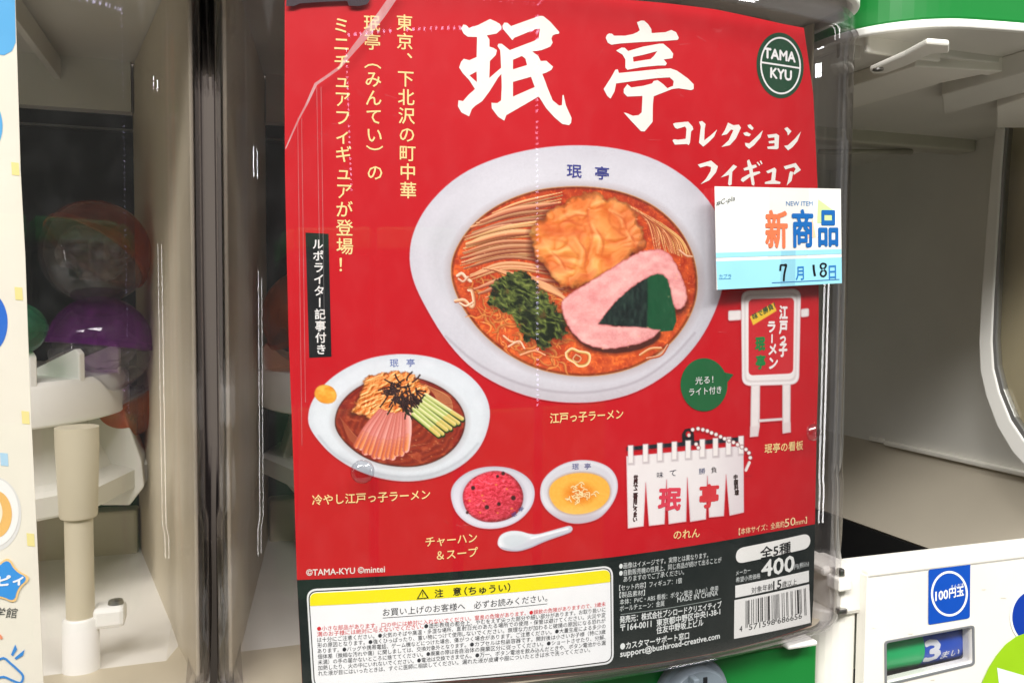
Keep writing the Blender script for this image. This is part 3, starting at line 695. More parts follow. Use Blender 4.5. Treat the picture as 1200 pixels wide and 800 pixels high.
K = [[[(60,108),(80,100),(185,90),(222,130),(228,155),(210,170),(200,265),(190,285),(175,275),(75,280),(55,245),(70,235),(100,240),(165,232),(172,150),(160,130),(95,150),(75,140)]],
 [[(275,92),(300,85),(330,110),(322,150),(318,245),(370,205),(425,155),(400,215),(350,265),(310,297),(275,265),(290,130)]],
 [[(515,98),(560,120),(605,115),(622,140),(580,230),(530,285),(460,300),(520,245),(560,160),(540,155),(505,195),(460,205),(490,160)]],
 [[(675,120),(700,112),(728,145),(715,160),(685,140)],[(640,185),(670,175),(705,195),(690,212),(655,205)],[(655,265),(690,270),(750,215),(803,162),(785,220),(730,285),(690,315),(660,290)]],
 [[(840,200),(915,190),(938,205),(932,310),(920,318),(845,315),(838,298),(900,290),(900,268),(855,270),(850,252),(900,245),(900,220),(850,225)]],
 [[(980,148),(1005,135),(1040,170),(1010,205),(1005,180)],[(978,290),(1010,285),(1070,230),(1118,172),(1090,250),(1050,300),(1012,328)]],
 [[(265,445),(375,412),(432,460),(415,510),(360,575),(288,608),(335,560),(370,500),(375,465),(340,455),(285,470)]],
 [[(560,445),(590,462),(550,505),(545,610),(525,620),(515,605),(525,530),(455,552),(500,510)]],
 [[(642,478),(680,462),(672,415),(690,402),(712,452),(745,445),(755,465),(718,480),(722,510),(775,500),(783,515),(725,540),(735,600),(730,620),(712,612),(700,545),(640,590),(620,575),(630,555),(695,520),(690,488),(650,495)],[(752,428),(762,422),(782,448),(774,456)],[(776,416),(788,412),(800,438),(792,444)]],
 [[(830,500),(900,470),(915,485),(905,575),(950,590),(945,605),(820,605),(820,590),(872,575),(880,505),(845,518)]],
 [[(975,460),(1075,432),(1118,490),(1060,530),(1055,515),(1075,480),(1060,465),(990,485)],[(1030,500),(1055,508),(1040,580),(1000,618),(1010,580),(1022,520)]]]
for g in K: decal('title_character', [[T3(p)] for p in g], 1, ink((238,238,228)), poster, cut=0)
decal('printed_logo_disc', [[ell(914,77,27.6,38.5,56,-.06)]], 1, ink((28,72,48)), poster)
decal('printed_logo_ring', [[ell(914.3,77.3,23.8,33.6,56,-.06), ell(914.3,77.3,22.0,31.6,56,-.06)]], 2, ink(WHITE), poster)
decal('printed_logo_bar', [[[(892,72.4),(936.5,79.2),(936.7,81.2),(891.8,74.4)]]], 2, ink((239,239,235)), poster)
text_obj('lettering', [line('TAMA', 895,67.8, 931.5,73.3, 11.5, .06), line('KYU', 902.5,91.2, 927,95, 11.5, .06)], 2, ink(WHITE), poster)

big_bowl(poster); cold_bowl(poster); small_dishes(poster); noren(poster); sign_picture(poster)

text_obj('vertical_lettering', column('東京、下北沢の町中華', 474,27, 478.4,223, 20.5, .009), 1, ink(YEL), poster)
text_obj('vertical_lettering', column('珉亭（みんてい）の', 436,27.5, 439.5,202, 20.5, .009), 1, ink(YEL), poster)
text_obj('vertical_lettering', column('ミニチュアフィギュアが登場！', 400,30, 404.5,310, 20.5, .009), 1, ink(YEL), poster)
decal('black_label_strip', [[[(358,272.6),(385,274),(388.5,417.8),(362.4,419)]]], 1, ink((18,20,22)), poster)
text_obj('vertical_lettering', column('ルポライター記事付き', 372.6,286, 376.4,409, 13, .02), 2, ink((236,236,232)), poster)
T = lambda s, a, b, c, d, h, col=YEL, bold=.015, lay=2, name='lettering': text_obj(name, [line(s, a, b, c, d, h, bold)], lay, ink(col), poster)
T('江戸っ子ラーメン', 644.5,496, 730,490.5, 12)
T('冷やし江戸っ子ラーメン', 366,591.5, 504,584.5, 12)
T('チャーハン', 499,640.5, 559,635, 11); T('＆スープ', 512,655.5, 560,651, 11)
T('のれん', 789,631.5, 819.5,628.5, 10); T('珉亭の看板', 895.5,531, 940.5,526.5, 11)
T('©TAMA-KYU ©mintei', 359,674, 451,669.6, 7.6, (236,226,216), .02)
T('【本体サイズ：全高約', 865.2,626.5, 918.5,617, 8, (250,222,170), .01, 3); T('50', 919,617.2, 931.5,614.6, 9.5, (250,222,170), .01, 3); T('mm】', 931.8,615.5, 945,612.6, 8, (250,222,170), 0, 3)
# bubble
decal('printed_speech_bubble', [[ell(824.5,450.5,27.5,31,48)]], 3, ink((30,100,56)), poster)
decal('printed_speech_bubble_tip', [[[(848.5,436),(859,438.5),(850.5,449)]]], 4, ink((30,100,57)), poster)
T('光る！', 814,450.5, 835,448.5, 9, WHITE, .01, 5); T('ライト付き', 806.8,463.8, 844.5,460.5, 9, WHITE, .01, 5)
# bowl names, curtain, sign
BL = (62,66,140)
T('珉', 664,208, 681,209, 15, BL, .02, 3); T('亭', 697,210, 713,211, 15, BL, .02, 3)
T('珉', 457,430, 467,429.5, 9, (84,104,176), .01, 3); T('亭', 476.5,429.5, 486,429, 9, (84,104,176), .01, 3)
T('珉', 670,550, 678,549.5, 7, BL, .01, 3); T('亭', 684.5,549.5, 692,549, 7, BL, .01, 3); T('珉', 600.5,606, 606,603, 5, BL, .0, 3); T('亭', 609,600, 614.5,596.5, 5, BL, .0, 3)
RP = (220,64,84)
T('珉', 771,597.5, 796,597, 25, RP, .05, 3); T('亭', 819.5,594.5, 840.5,592.5, 26, (214,56,62), .05, 3)
T('味', 769.5,560, 777,559, 7, (40,40,60), .02, 3); T('て', 784.5,558, 792,557, 7, (40,40,60), .02, 3); T('勝', 818.5,555.5, 826,554.5, 7, (40,60,110), .02, 3); T('負', 833,554, 839.5,553, 7, (40,30,34), .02, 3)
text_obj('vertical_lettering', column('世界で二番目にうまい', 744.6,559, 743.7,608, 6.4, .05), 3, ink((60,24,24)), poster)
text_obj('vertical_lettering', column('中国料理', 861.5,558.5, 862.8,576.5, 6.4, .05), 3, ink((50,34,30)), poster)
W2 = (242,232,228)
text_obj('vertical_lettering', [char(c, x, y, 17, .05, sx=.8) for c, x, y in (('江',917.6,366),('戸',917.5,383),('子',917,409.5))]+[char('っ',916.8,396,15,.05, sx=.8)], 3, ink(W2), poster)
text_obj('vertical_lettering', [char('ラ',903.4,382.5,15,.05), char('ー',904,396.6,12,.05,rot=1), char('メ',904.8,409,15,.05), char('ン',905.4,425,16,.05)], 3, ink(W2), poster)
text_obj('vertical_lettering', [char('珉',890.3,402.5,17,.05, sx=.9), char('亭',890.8,424,17,.05, sx=.9)], 3, ink((30,130,64)), poster)
T('味で勝負！', 882.5,375, 908.5,360.5, 7.5, (26,84,58), .02, 3)

# warning box
inset = lambda k: [(359+k,690+k),(718-k,662+k),(719-k,777-k),(366+k,806.5-k)]
decal('warning_box_border', [[rquad(inset(0), 12)]], 2, ink((236,238,236)), poster)
decal('warning_box_line', [[rquad(inset(2.2), 10)]], 3, ink((20,22,22)), poster)
decal('warning_box', [[rquad(inset(3.4), 9)]], 4, ink((246,247,246)), poster)
yb = rquad([(363,694.4),(714.4,666.6),(714.4,681),(363.6,709)], 8); yb = yb[:14] + [(714.4,681),(363.6,709)]
decal('warning_heading', [[yb]], 5, ink((246,232,18)), poster)
tri = [(495,688.8),(502.6,699.8),(488,701)]
decal('warning_triangle', [[tri, [(495,691.2),(500.4,699),(490,699.8)]], [[(494.6,693),(495.6,693),(495.5,696.8),(494.9,696.8)]], [[(494.7,697.4),(495.6,697.4),(495.6,698.3),(494.7,698.3)]]], 6, ink((40,40,16)), poster, cut=0)
T('注　意', 509.4,699, 540,696, 9.5, (36,34,20), .02, 6); T('（ちゅうい）', 544,696.6, 597.5,691.6, 10, (36,34,20), .02, 6)
T('お買い上げのお客様へ　必ずお読みください。', 448.6,721, 641,703.6, 9, (40,42,46), .01, 5)
decal('underline', [[[(448.5,722.6),(641,706),(641,706.7),(448.5,723.3)]]], 5, ink((90,92,96)), poster)
rows = ['●小さな部品があります。口の中には絶対に入れないでください。窒息の危険があります。●誤飲の危険がありますので、3歳未',
 ('満のお子様には絶対に与えないでください。', '●造形表現の都合上、やむをえず尖った部分や細い部分があります。お取り扱いに'),
 'は十分にご注意ください。●火気のそばや高温・多湿な場所、直射日光のあたる場所での使用・保管は避けてください。火災や変',
 '形の原因となります。●強くひっぱったり、重い物につけて使用しないでください。無理な力が加わると破損の原因になる恐れが',
 'あります。●バッグや携帯電話、ゲーム機などにつけた場合、傷がつく場合があります。ご注意ください。●大量生産による多少の',
 '個体差（微細な汚れや傷）に関しましては、交換対象外となります。●カプセルは包装容器です。開封後は小さいお子様（特に3歳',
 '未満）の手の届かないところに捨ててください。●廃棄の際は各自治体の廃棄区分に従ってください。●ショートさせたり、分解、',
 '加熱したり、火の中にいれないでください。●電池は交換できません。●万一、ボタン電池を飲み込んだときや、ボタン電池から漏',
 'れた液が目にはいったときは、すぐに医師に相談してください。漏れた液が皮膚や服についたときは水で洗ってください。']
RD, DK = (214,40,48), (52,54,58)
for i, s in enumerate(rows):
    x0, y0, x1, y1 = 371.7+i*.16, 738.4+i*6.55, 709-(0 if i < 8 else 18), 709.2+i*6.5
    if i == 8: y1 += 1.6
    h = 5.9
    if i == 0: T(s, x0, y0, x1, y1, h, RD, .022, 5)
    elif i == 1:
        xm = 496; ym = y0+(y1-y0)*(xm-x0)/(x1-x0)*.93+.6
        T(s[0], x0, y0, xm, ym, h, RD, .022, 5); T(s[1], xm+1, ym, x1, y1, h, DK, .012, 5)
    else:
        k = len(s)//2; xm = x0+(x1-x0)*k/len(s); ym = y0+(y1-y0)*k/len(s)+1.2
        T(s[:k], x0, y0, xm-.5, ym, h, DK, .012, 5); T(s[k:], xm+.3, ym, x1, y1, h, DK, .012, 5)

# product notes
g = (222,228,224)
for s, a, b, c, d, h in [('●画像はイメージです。実際とは異なります。', 725.3,666.4, 829.5,653, 7), ('●自動販売機の性質上、同じ商品が続けて出ることが', 725.3,674.6, 845,658.6, 7),
    ('ありますのでご了承ください。', 730.4,681.6, 801.3,672.8, 7), ('【セット内容】フィギュア：1個', 725.3,691.8, 798.5,682.8, 7), ('【製品素材】', 725.6,700, 755.3,697, 7),
    ('本体：PVC・ABS 看板：ボタン電池（LR41）使用', 726,708.4, 841,692, 7), ('ボールチェーン：金属', 726,716, 778,709.4, 7), ('MADE IN CHINA', 793.4,705.2, 840.7,697, 6)]:
    T(s, a, b, c, d, h, g, .012, 2)
decal('divider_line', [[[(727,718.9),(786,711),(844.5,700.3),(844.5,701),(786,711.7),(727,719.6)]]], 2, ink((150,160,154)), poster)
for s, a, b, c, d, h in [('発売元：株式会社ブシロードクリエイティブ', 726,729.8, 845,711.4, 8.6), ('〒164-0011', 726.6,739, 763,733.6, 7.6), ('東京都中野区中央1-38-1', 769,733.4, 843.5,719.6, 8.6),
    ('住友中野坂上ビル', 769,742.2, 823.8,732.4, 8.6), ('●カスタマーサポート窓口', 726.6,760.8, 807,747.6, 8.4), ('support@bushiroad-creative.com', 726.6,771.2, 843,749.4, 9.6)]:
    T(s, a, b, c, d, h, (232,236,232), .02, 2)
decal('price_pill', [[rquad([(862,642.5),(949,624),(949.3,641.5),(862,660.5)], 9.5, 10)]], 2, ink((240,240,234)), poster)
T('全5種', 890.5,654.8, 926,647.2, 14, BLK, .02, 3)
T('400', 892,675.4, 930,668.2, 18.5, (238,240,234), .04, 2); T('メーカー', 862,673.8, 879,670, 5.4, g, .01, 2); T('希望小売価格', 862,682.2, 890.5,676.8, 6.2, g, .01, 2); T('円(税込)', 930.5,668, 947.5,663, 7, g, .0, 2)
decal('age_bar', [[[(861.3,685.6),(947.5,667.8),(947.6,681),(861.3,699.8)]]], 2, ink((240,240,235)), poster)
T('対象年齢', 880,695, 905,689.7, 7.4, BLK, .01, 3); T('15', 905.5,690.4, 915,688.2, 10, BLK, .02, 3); T('歳以上', 915.8,688, 933,684.4, 7.4, BLK, .01, 3)
BQ = [(860.3,702.5),(947.8,683.8),(949.5,729),(859.8,747.8)]
decal('barcode_panel', [[BQ]], 2, ink((241,240,235)), poster)
def bq(u, v):
    a, b, c, d = [np.array(p) for p in BQ]; return tuple((a*(1-u)+b*u)*(1-v) + (d*(1-u)+c*u)*v)
# EAN-13 bars for the printed number
code = '4571598686656'
Lc = ['0001101','0011001','0010011','0111101','0100011','0110001','0101111','0111011','0110111','0001011']
par = ['LLLLLL','LLGLGG','LLGGLG','LLGGGL','LGLLGG','LGGLLG','LGGGLL','LGLGLG','LGLGGL','LGGLGL'][int(code[0])]
bits = '101'
for dgt, p_ in zip(code[1:7], par):
    s = Lc[int(dgt)]; bits += s if p_ == 'L' else ''.join('10'[int(x)] for x in s)[::-1]
bits += '01010' + ''.join(''.join('10'[int(x)] for x in Lc[int(dgt)]) for dgt in code[7:]) + '101'
bars = []; i = 0
while i < len(bits):
    if bits[i] == '1':
        j = i
        while j < len(bits) and bits[j] == '1': j += 1
        long = i < 3 or i > 91 or 44 < i < 50
        u0, u1 = .15+.8*i/95, .15+.8*(j)/95-.001; bars.append([[bq(u0,.08), bq(u1,.08), bq(u1,.78 if long else .70), bq(u0,.78 if long else .70)]]); i = j
    else: i += 1
decal('barcode_bars', bars, 3, ink((26,28,28)), poster, cut=0)
T('4', 866,739.6, 869.4,738.8, 6.6, BLK, 0, 3); T('571598', 877,737.6, 907.5,730.8, 6.6, BLK, 0, 3); T('686656', 910.5,730.2, 939,723.8, 6.6, BLK, 0, 3)
# ------------------------------------------------------------------ the setting
CREAM = mat('cream_plastic', (234,230,220), rough=.42, vary=.03, vscale=25, sss=0)
BEIGE = mat('beige_plastic', (206,195,170), rough=.4, vary=.05, vscale=18)
BEIGE_IN = mat('inner_plastic', (216,213,204), rough=.45, vary=.05, vscale=12)
WHITEP = mat('white_plastic', (236,234,228), rough=.35, vary=.02, vscale=40)
GREENP = mat('green_plastic', (22,120,50), rough=.3, vary=.03, vscale=20)
DARKG = mat('smoked_panel', (20,25,24), rough=.4, spec=.3)
STEEL = mat('steel', (170,168,165), rough=.3, metal=1)
GREYD = mat('grey_dial', (112,122,130), rough=.35, vary=.04, vscale=60)
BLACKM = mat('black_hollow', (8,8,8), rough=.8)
CLEAR = clear_mat('clear_plastic', tint=(.985,.983,.985), edge=(.34,.31,.37), rough=.014, bump=.018, haze=.006, scale=40)
CLEAR_SIDE = CLEAR

for sx in (-1, 1):
    w_ = box('added_dark_side', (sx*3.2-.05, -3, 0), (sx*3.2+.05, -.4, 2.7), mat('side_dark', (70,60,56), rough=.7), bev=0); tag(w_, kind='structure')  # unseen dark slabs added so the rounded covers mirror dark bands
fl = box('shop_floor', (-5, -6, -.05), (5.5, 1.6, 0), mat('floor_tile', (150,145,138), rough=.4, vary=.08, vscale=4), bev=0); tag(fl, kind='structure')
wl = box('back_wall', (-3, 1.2, 0), (3.5, 1.3, 3.0), mat('wall_paint', (84,76,70), rough=.8, vary=.04), bev=0); tag(wl, kind='structure')
ow = box('opposite_wall', (-4, -3.0, 0), (4.5, -2.9, 2.7), mat('wall_dark', (78,70,68), rough=.7, vary=.1, vscale=2), bev=0); tag(ow, kind='structure')

ZC = EYE[2]
def rim_path(xc, hw, rc, R, cyl_y, yback, n=14, inset=0.0):
    hw, rc, R = hw-inset, max(rc-inset, .001), R-inset
    a = math.asin((hw-rc)/(R-rc)); cxr = xc+hw-rc; cyr = cyl_y-(R-rc)*math.cos(a)
    pts = [(xc+hw, yback), (xc+hw, (cyr+yback)/2)]
    for k in range(n+1):
        t = -(math.pi/2-a)*k/n; pts.append((cxr+rc*math.cos(t), cyr+rc*math.sin(t)))
    m = 30
    for k in range(1, 2*m):
        b = a - a*k/m; pts.append((xc+R*math.sin(b), cyl_y-R*math.cos(b)))
    left = [(2*xc-x, y) for x, y in pts[:n+3]][::-1]
    return pts + left

MX, HW, PITCH = .149, .1508, .3042
XL_C = MX-PITCH
Z_LIP = surf(st(850, 769), 0)[2] - .001
Z_LID = onY(985, 17, .353)[2]
FRONT_OFF = .0042
def shell(name, xc, m, parent, hw=HW, th=.0025, z0=None, z1=None, flange=True):
    z0 = Z_LIP if z0 is None else z0; z1 = Z_LID+.004 if z1 is None else z1
    R = PR+FRONT_OFF+th; yb = PY0+.26
    step = onY(985, 540, .372)[2]
    lev = [(z0, .0075, 0), (z0+.0012, .0045, 0), (z0+.0035, .0018, 0), (z0+.0075, .0002, 0), (z0+.012, 0, 0), (step-.003, 0, .0), (step+.002, 0, -.0010), (z1-.03, 0, -.0010), (z1-.020, 0, -.001), (z1-.0175, -.0015, -.001), (z1-.015, 0, -.001), (z1-.010, .0, -.001), (z1-.008, .0015, -.001), (z1, .0015, -.001)]
    rings = []
    for z, ins, dh in lev: rings.append([(x, y, z) for x, y in rim_path(xc, hw+dh, .032, R, CY, yb, inset=ins)])
    # the inside face, following the outside at one wall thickness, closed by the bottom lip
    for z, ins, dh in lev[::-1]: rings.append([(x, y, max(z, z0+th)) for x, y in rim_path(xc, hw+dh, .032, R, CY, yb, inset=ins+th)])
    K = len(rings[0]); vs = [p for r in rings for p in r]; fs = []
    for i in range(len(rings)):
        j = (i+1) % len(rings)
        for q in range(K-1): fs.append((i*K+q, i*K+q+1, j*K+q+1, j*K+q))
    o = link(name, mesh(vs, fs, True), m, parent)
    bm = bmesh.new(); bm.from_mesh(o.data); bmesh.ops.recalc_face_normals(bm, faces=bm.faces)
    for e in bm.edges:
        if e.calc_face_angle(0) > 1.0: e.smooth = False
    bm.to_mesh(o.data); bm.free(); return o
def band(name, xc, hw, z0, z1, m, parent, grow=.003, rc=.024, solid=True, yb=None, R=None):
    """a lid or plinth that follows the machine's rounded front"""
    R = (R or PR+FRONT_OFF+.0025)+grow; yb = yb or PY0+.27
    p = rim_path(xc, hw+grow, rc, R, CY, yb)
    return prism(name, [(x, y, z0) for x, y in p], (0, 0, z1-z0), m, parent, bev=.0012)

def lid(xc, parent, zb=None, rc=.034, th=.007):
    zb = Z_LID if zb is None else zb
    p = rim_path(xc, HW+.0015, rc, PR+FRONT_OFF+.0035, CY, PY0+.27); pi = rim_path(xc, HW-.002, rc-.003, PR+FRONT_OFF, CY, PY0+.27)
    ring = p + pi[::-1]
    prism('lid_rim', [(x, y, zb) for x, y in ring], (0, 0, th), WHITEP, parent, bev=.0008)
    band('lid', xc, HW, zb+th+.0002, zb+th+.045, GREENP, parent, grow=-.0005, rc=rc)
    prism('lid_underside', [(x, y, zb+th-.0032) for x, y in rim_path(xc, HW-.0023, rc-.0035, PR+FRONT_OFF-.0003, CY, PY0+.2695)], (0, 0, .003), BEIGE_IN, parent)

def interior(xc, parent, xi, dr, ddx):
    hw = HW; z0 = ZC-.185; z1 = Z_LID+.003; yb = PY0+.275
    ztop = onY(100, 132, yb)[2]; zb = onY(150, 592, yb)[2]
    box('back_panel', (xc-xi, yb, zb-.01), (xc+xi, yb+.004, ztop+.01), DARKG, parent, bev=0)
    box('rear_beam', (xc-xi, yb-.012, ztop), (xc+xi, yb+.003, z1+.001), BEIGE_IN, parent, bev=0)
    box('rear_ledge', (xc-xi, yb-.014, zb-.03), (xc+xi, yb+.003, zb), BEIGE, parent, bev=.002)
    for s in (-1, 1):
        a = (xc+s*xi, yb-.001); b = (xc+s*(hw-.006), PY0+.052); c = (xc+s*(hw-.0045), PY0+.052); d = (xc+s*(hw-.004), yb)
        prism('side_wall', [(x, y, z0) for x, y in (a, b, c, d)], (0, 0, z1-z0), BEIGE, parent, bev=.0005)
    f = rim_path(xc, hw-.0065, .03, PR-.002, CY, yb-.016)
    zs = lambda y: Z_LIP+.0032 - max(0, min(1, (y-(PY0+.03))/.16))*(Z_LIP-z0-.006)
    # floor: a fan of quads that dips from the lip of the cover to the back
    rows_ = [[(xc+(x-xc)*k, yb-.016+(y-yb+.016)*1, zs(y)) for x, y in f] for k in (1.0, .0)]
    n_ = len(f); vs = rows_[0]+rows_[1]; fs = [(i, i+1, n_+i+1, n_+i) for i in range(n_-1)]
    link('hopper_floor', mesh(vs, fs, True), BEIGE, parent)
    box('panel_trim', (xc-xi, yb-.003, ztop-.0105), (xc+xi, yb-.0005, ztop-.009), mat('trim_grey', (90,92,90), rough=.3), parent, bev=0)
    # the agitator: a big white disc with fins on a funnel-shaped base
    zt = onY(100, 452, .45)[2]; r = dr; cy = .46+.085; h = .0225; xd = xc+ddx
    lathe('agitator_disc', [(0, 0), (r-.001, 0), (r, .001), (r, h-.003), (r-.002, h), (r-.012, h+.001), (0, h+.003)], (xd, cy, zt-h), WHITEP, parent, n=96)
    for k, dg in enumerate((-80, -60, -42, -8, 24, 42, 58, 80, 130, 200, 232)):
        a = math.radians(dg); x, y = xd+(r-.004)*math.sin(a)*1, cy-(r-.004)*math.cos(a)
        dx, dy = math.sin(a), -math.cos(a); px, py = -dy*.0022, dx*.0022
        q = [(x+dx*.003, y+dy*.003, zt-.004), (x+dx*.003, y+dy*.003, zt+.013), (x+dx*.0005, y+dy*.0005, zt+.0155), (x-dx*.03, y-dy*.03, zt+.002), (x-dx*.03, y-dy*.03, zt-.004)]
        prism('fin', [(a_+px, b_+py, c_) for a_, b_, c_ in q], (-2*px, -2*py, 0), WHITEP, parent, bev=.0008)
    zf = onY(100, 500, .43)[2]; zg = onY(140, 590, .5)[2]
    lathe('funnel', [(0, 0), (.112, 0), (.116, .002), (.116, .012), (.112, .014), (.104, .016), (.085, zf-zg+.004), (0, zf-zg+.004)], (xd, cy+.01, zg), BEIGE_IN, parent, n=10, smooth=False)
    for s in (-1, 1):
        xs = xc+s*.0965; yp = PY0+.085
        a = onY(90, 516, yp)[2]; b = onY(90, 605, yp)[2]; c = onY(90, 722, yp)[2]; d = onY(90, 778, yp)[2]
        lathe('post_sleeve', [(0, b), (.0074, b), (.0077, b+.001), (.0088, a-.001), (.0088, a+.006), (0, a+.006)], (xs, yp, 0), BEIGE, parent, n=28)
        lathe('post', [(0, c-.003), (.0058, c-.003), (.0058, b+.002), (0, b+.002)], (xs, yp, 0), BEIGE, parent, n=24)
        lathe('post_base', [(0, z0), (.0078, z0), (.0074, c-.001), (.0066, c), (0, c)], (xs, yp, 0), WHITEP, parent, n=24)
        box('screw_tab', (xs+(.005 if s > 0 else -.018), yp-.004, c-.006), (xs+(.018 if s > 0 else -.005), yp+.008, c+.0035), WHITEP, parent, bev=.002)
        lathe('screw', [(0, 0), (.0034, 0), (.003, .0015), (.001, .002), (0, .0012)], (xs+s*.014, yp+.002, c+.0035), STEEL, parent, n=16)
        q = [(118,446),(134,448),(151,498),(166,540),(169,570),(152,592),(118,592),(110,576),(36,576),(36,470)]
        P_ = [onY(x, y, .532)-np.array((XL_C, 0, 0)) for x, y in q]
        prism('chute_wedge', [(xc + (p[0] if s > 0 else -p[0]), p[1], p[2]) for p in P_], (0, .03, 0), BEIGE_IN, parent, bev=.001)
        # screw boss under the lid
        prism('lid_boss', [(xs-.030, PY0+.055, z1-.001), (xs+.028, PY0+.055, z1-.001), (xs+.020, PY0+.090, z1-.001), (xs-.022, PY0+.090, z1-.001)], (0, 0, -.0095), BEIGE, parent, bev=.002)
        lathe('lid_screw', [(0, 0), (.0058, 0), (.0058, .0016), (.004, .002), (.0035, .0006), (0, .0006)], (xs, PY0+.072, z1-.0112), STEEL, parent, n=18, rot=Matrix.Rotation(math.pi, 4, 'X'))
        box('lid_rib', (xs-.002 - s*.032, PY0+.05, z1-.014), (xs+.002 - s*.032, yb-.013, z1-.001), BEIGE_IN, parent, bev=.0005)

def machine_body(xc, parent, z1, x0, x1, y=.345):
    box('body', (x0, y, z1-.26), (x1, y+.27, z1), CREAM, parent, bev=.006)

# ---- middle machine
mc = thing('capsule_machine', (MX, PY0, Z_LIP-.26), 'green and cream capsule toy machine in the middle, clear front over the red poster', 'vending machine', 'row of capsule toy machines')
interior(MX, mc, .118, .118, -.0095)
shell('clear_cover', MX, CLEAR, mc)
lid(MX, mc)
machine_body(MX, mc, Z_LIP-.0015, -.002, .2765)
gx0, gx1 = .028, onY(952, 780, .3445)[0]
box('green_panel', (gx0, .3415, Z_LIP-.22), (gx1, .3446, Z_LIP-.006), GREENP, mc, bev=.001)
dc = onY(808, 814, .3412)
lathe('dial', [(0, .009), (.006, .0095), (.0152, .0095), (.0160, .0085), (.0168, .004), (.0186, .0035), (.0192, .002), (.0192, 0), (0, 0)], (dc[0], dc[1], dc[2]), GREYD, mc, axis='Y', n=64)
box('dial_grip', (dc[0]-.0065, dc[1]-.0145, dc[2]-.013), (dc[0]-.0035, dc[1]-.009, dc[2]+.0145), GREYD, mc, bev=.0006)
box('coin_slot', (dc[0]+.0012, dc[1]-.0099, dc[2]-.004), (dc[0]+.0034, dc[1]-.009, dc[2]+.0125), mat('slot_black', (14,16,20), rough=.5), mc, bev=.0003)
box('cover_clip', (onY(916,750,.338)[0], .333, Z_LIP-.0030), (onY(951,745,.338)[0], .345, Z_LIP-.0003), WHITEP, mc, bev=.0012)
for px, py, pr_ in ((425, 548, .0046), (938.5, 504, .0040)):
    c = surf(st(px, py), FRONT_OFF+.0026); a = math.atan2(c[0]-CX, CY-c[1])
    n_ = Vector((math.sin(a), -math.cos(a), 0)); Mr = Vector((0, 0, 1)).rotation_difference(n_).to_matrix().to_4x4()
    lathe('clear_rivet', [(pr_, 0), (pr_, .0008), (pr_*.9, .0016), (pr_*.6, .0024), (pr_*.35, .0019), (0, .0017)], tuple(c), clear_mat('rivet_plastic', tint=(.74,.76,.8), edge=(.15,.15,.18), rough=.04, ior=1.9), mc, n=24, rot=Mr)
# glare on the film crease at top left, put into a whitish strip
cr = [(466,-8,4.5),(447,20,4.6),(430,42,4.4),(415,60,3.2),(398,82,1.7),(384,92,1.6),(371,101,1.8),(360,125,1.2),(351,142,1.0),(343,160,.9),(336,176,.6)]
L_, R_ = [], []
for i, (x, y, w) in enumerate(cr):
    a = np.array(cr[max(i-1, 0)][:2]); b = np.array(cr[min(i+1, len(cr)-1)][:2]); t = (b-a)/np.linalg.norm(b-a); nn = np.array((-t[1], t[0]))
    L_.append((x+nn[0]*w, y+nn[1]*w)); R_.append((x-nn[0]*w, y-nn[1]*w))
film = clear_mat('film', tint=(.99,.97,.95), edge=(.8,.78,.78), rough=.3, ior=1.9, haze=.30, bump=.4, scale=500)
decal('film_crease_glare', [[L_+R_[::-1]]], (FRONT_OFF-.0012)/LAYER, film, mc)
for x0, y0, x1, y1 in ((372,104,377,400),(377,104,381,398),(350,140,355,520),(354.5,140,359,470)):  # light lines along the film, their glint put into hazy strips
    decal('film_crease_glare', [[[(x0-.45,y0),(x0+.45,y0),(x1+.45,y1),(x1-.45,y1)]]], (FRONT_OFF-.0012)/LAYER, clear_mat('film_line', tint=(.93,.86,.8), edge=(.7,.6,.6), rough=.2, ior=1.7, haze=.12), mc, cut=0)
# ragged dark purple strip along the poster's top left edge
tp = decal('dark_top_strip', [[[(337,-10),(433,-10),(433,3),(430,7),(420,9),(409,8.5),(407,3),(380,4),(352,6),(345,9),(336,9)]]], 14, mat('strip_dark', (40,14,30), rough=.4), None)
tag(tp, 'ragged dark purple strip along the top left edge of the red poster', 'tape')

# ---- left machine
XL = MX-PITCH
ml = thing('capsule_machine', (XL, PY0, Z_LIP-.26), 'capsule toy machine at the left edge, orange and purple capsules behind its clear rounded cover', 'vending machine', 'row of capsule toy machines')
interior(XL, ml, .105, .105, 0)
shell('clear_cover', XL, CLEAR, ml)
lid(XL, ml)
machine_body(XL, ml, Z_LIP-.0015, XL-.148, -.018)

def st_l(px, py):
    d = rays(px, py); cx = XL
    a = d[..., 0]**2 + d[..., 1]**2; b = -2*(d[..., 0]*cx + d[..., 1]*CY); c = cx*cx + CY*CY - PR*PR
    t = (-b - np.sqrt(np.maximum(b*b-4*a*c, 0)))/(2*a)
    return np.stack([PR*np.arctan2(d[..., 0]*t-cx, CY-d[..., 1]*t), d[..., 2]*t], -1)
def surf_l(p, off):
    w = surf(p, off); w = w.copy(); w[..., 0] += XL-PX0; return w
lp = thing('poster', tuple(surf_l(np.array((.05, 0.0)), 0)), 'cream children\'s poster with blue star and pointing hand, cut off by the left edge', 'poster')
def dl(name, polys, lay, m, cut=.006): return decal(name, polys, lay, m, lp, cut, surf_l, st_l)
sheet = [(-60,-20),(17.5,-20),(18.5,20),(21,100),(24,200),(29.5,300),(33,400),(37,500),(42,600),(46.5,700),(50.5,790),(52,830),(-60,840)]
bm = flat([st_l(np.array(sheet, float)[:, 0], np.array(sheet, float)[:, 1])]); me = bend(bm, 0, .006, surf_l); bm = bmesh.new(); bm.from_mesh(me)
r = bmesh.ops.extrude_face_region(bm, geom=bm.faces[:])
for v in [g for g in r['geom'] if isinstance(g, bmesh.types.BMVert)]: v.co.y += .0004
link('paper_sheet', from_bm(bm), ink((238,232,214)), lp)
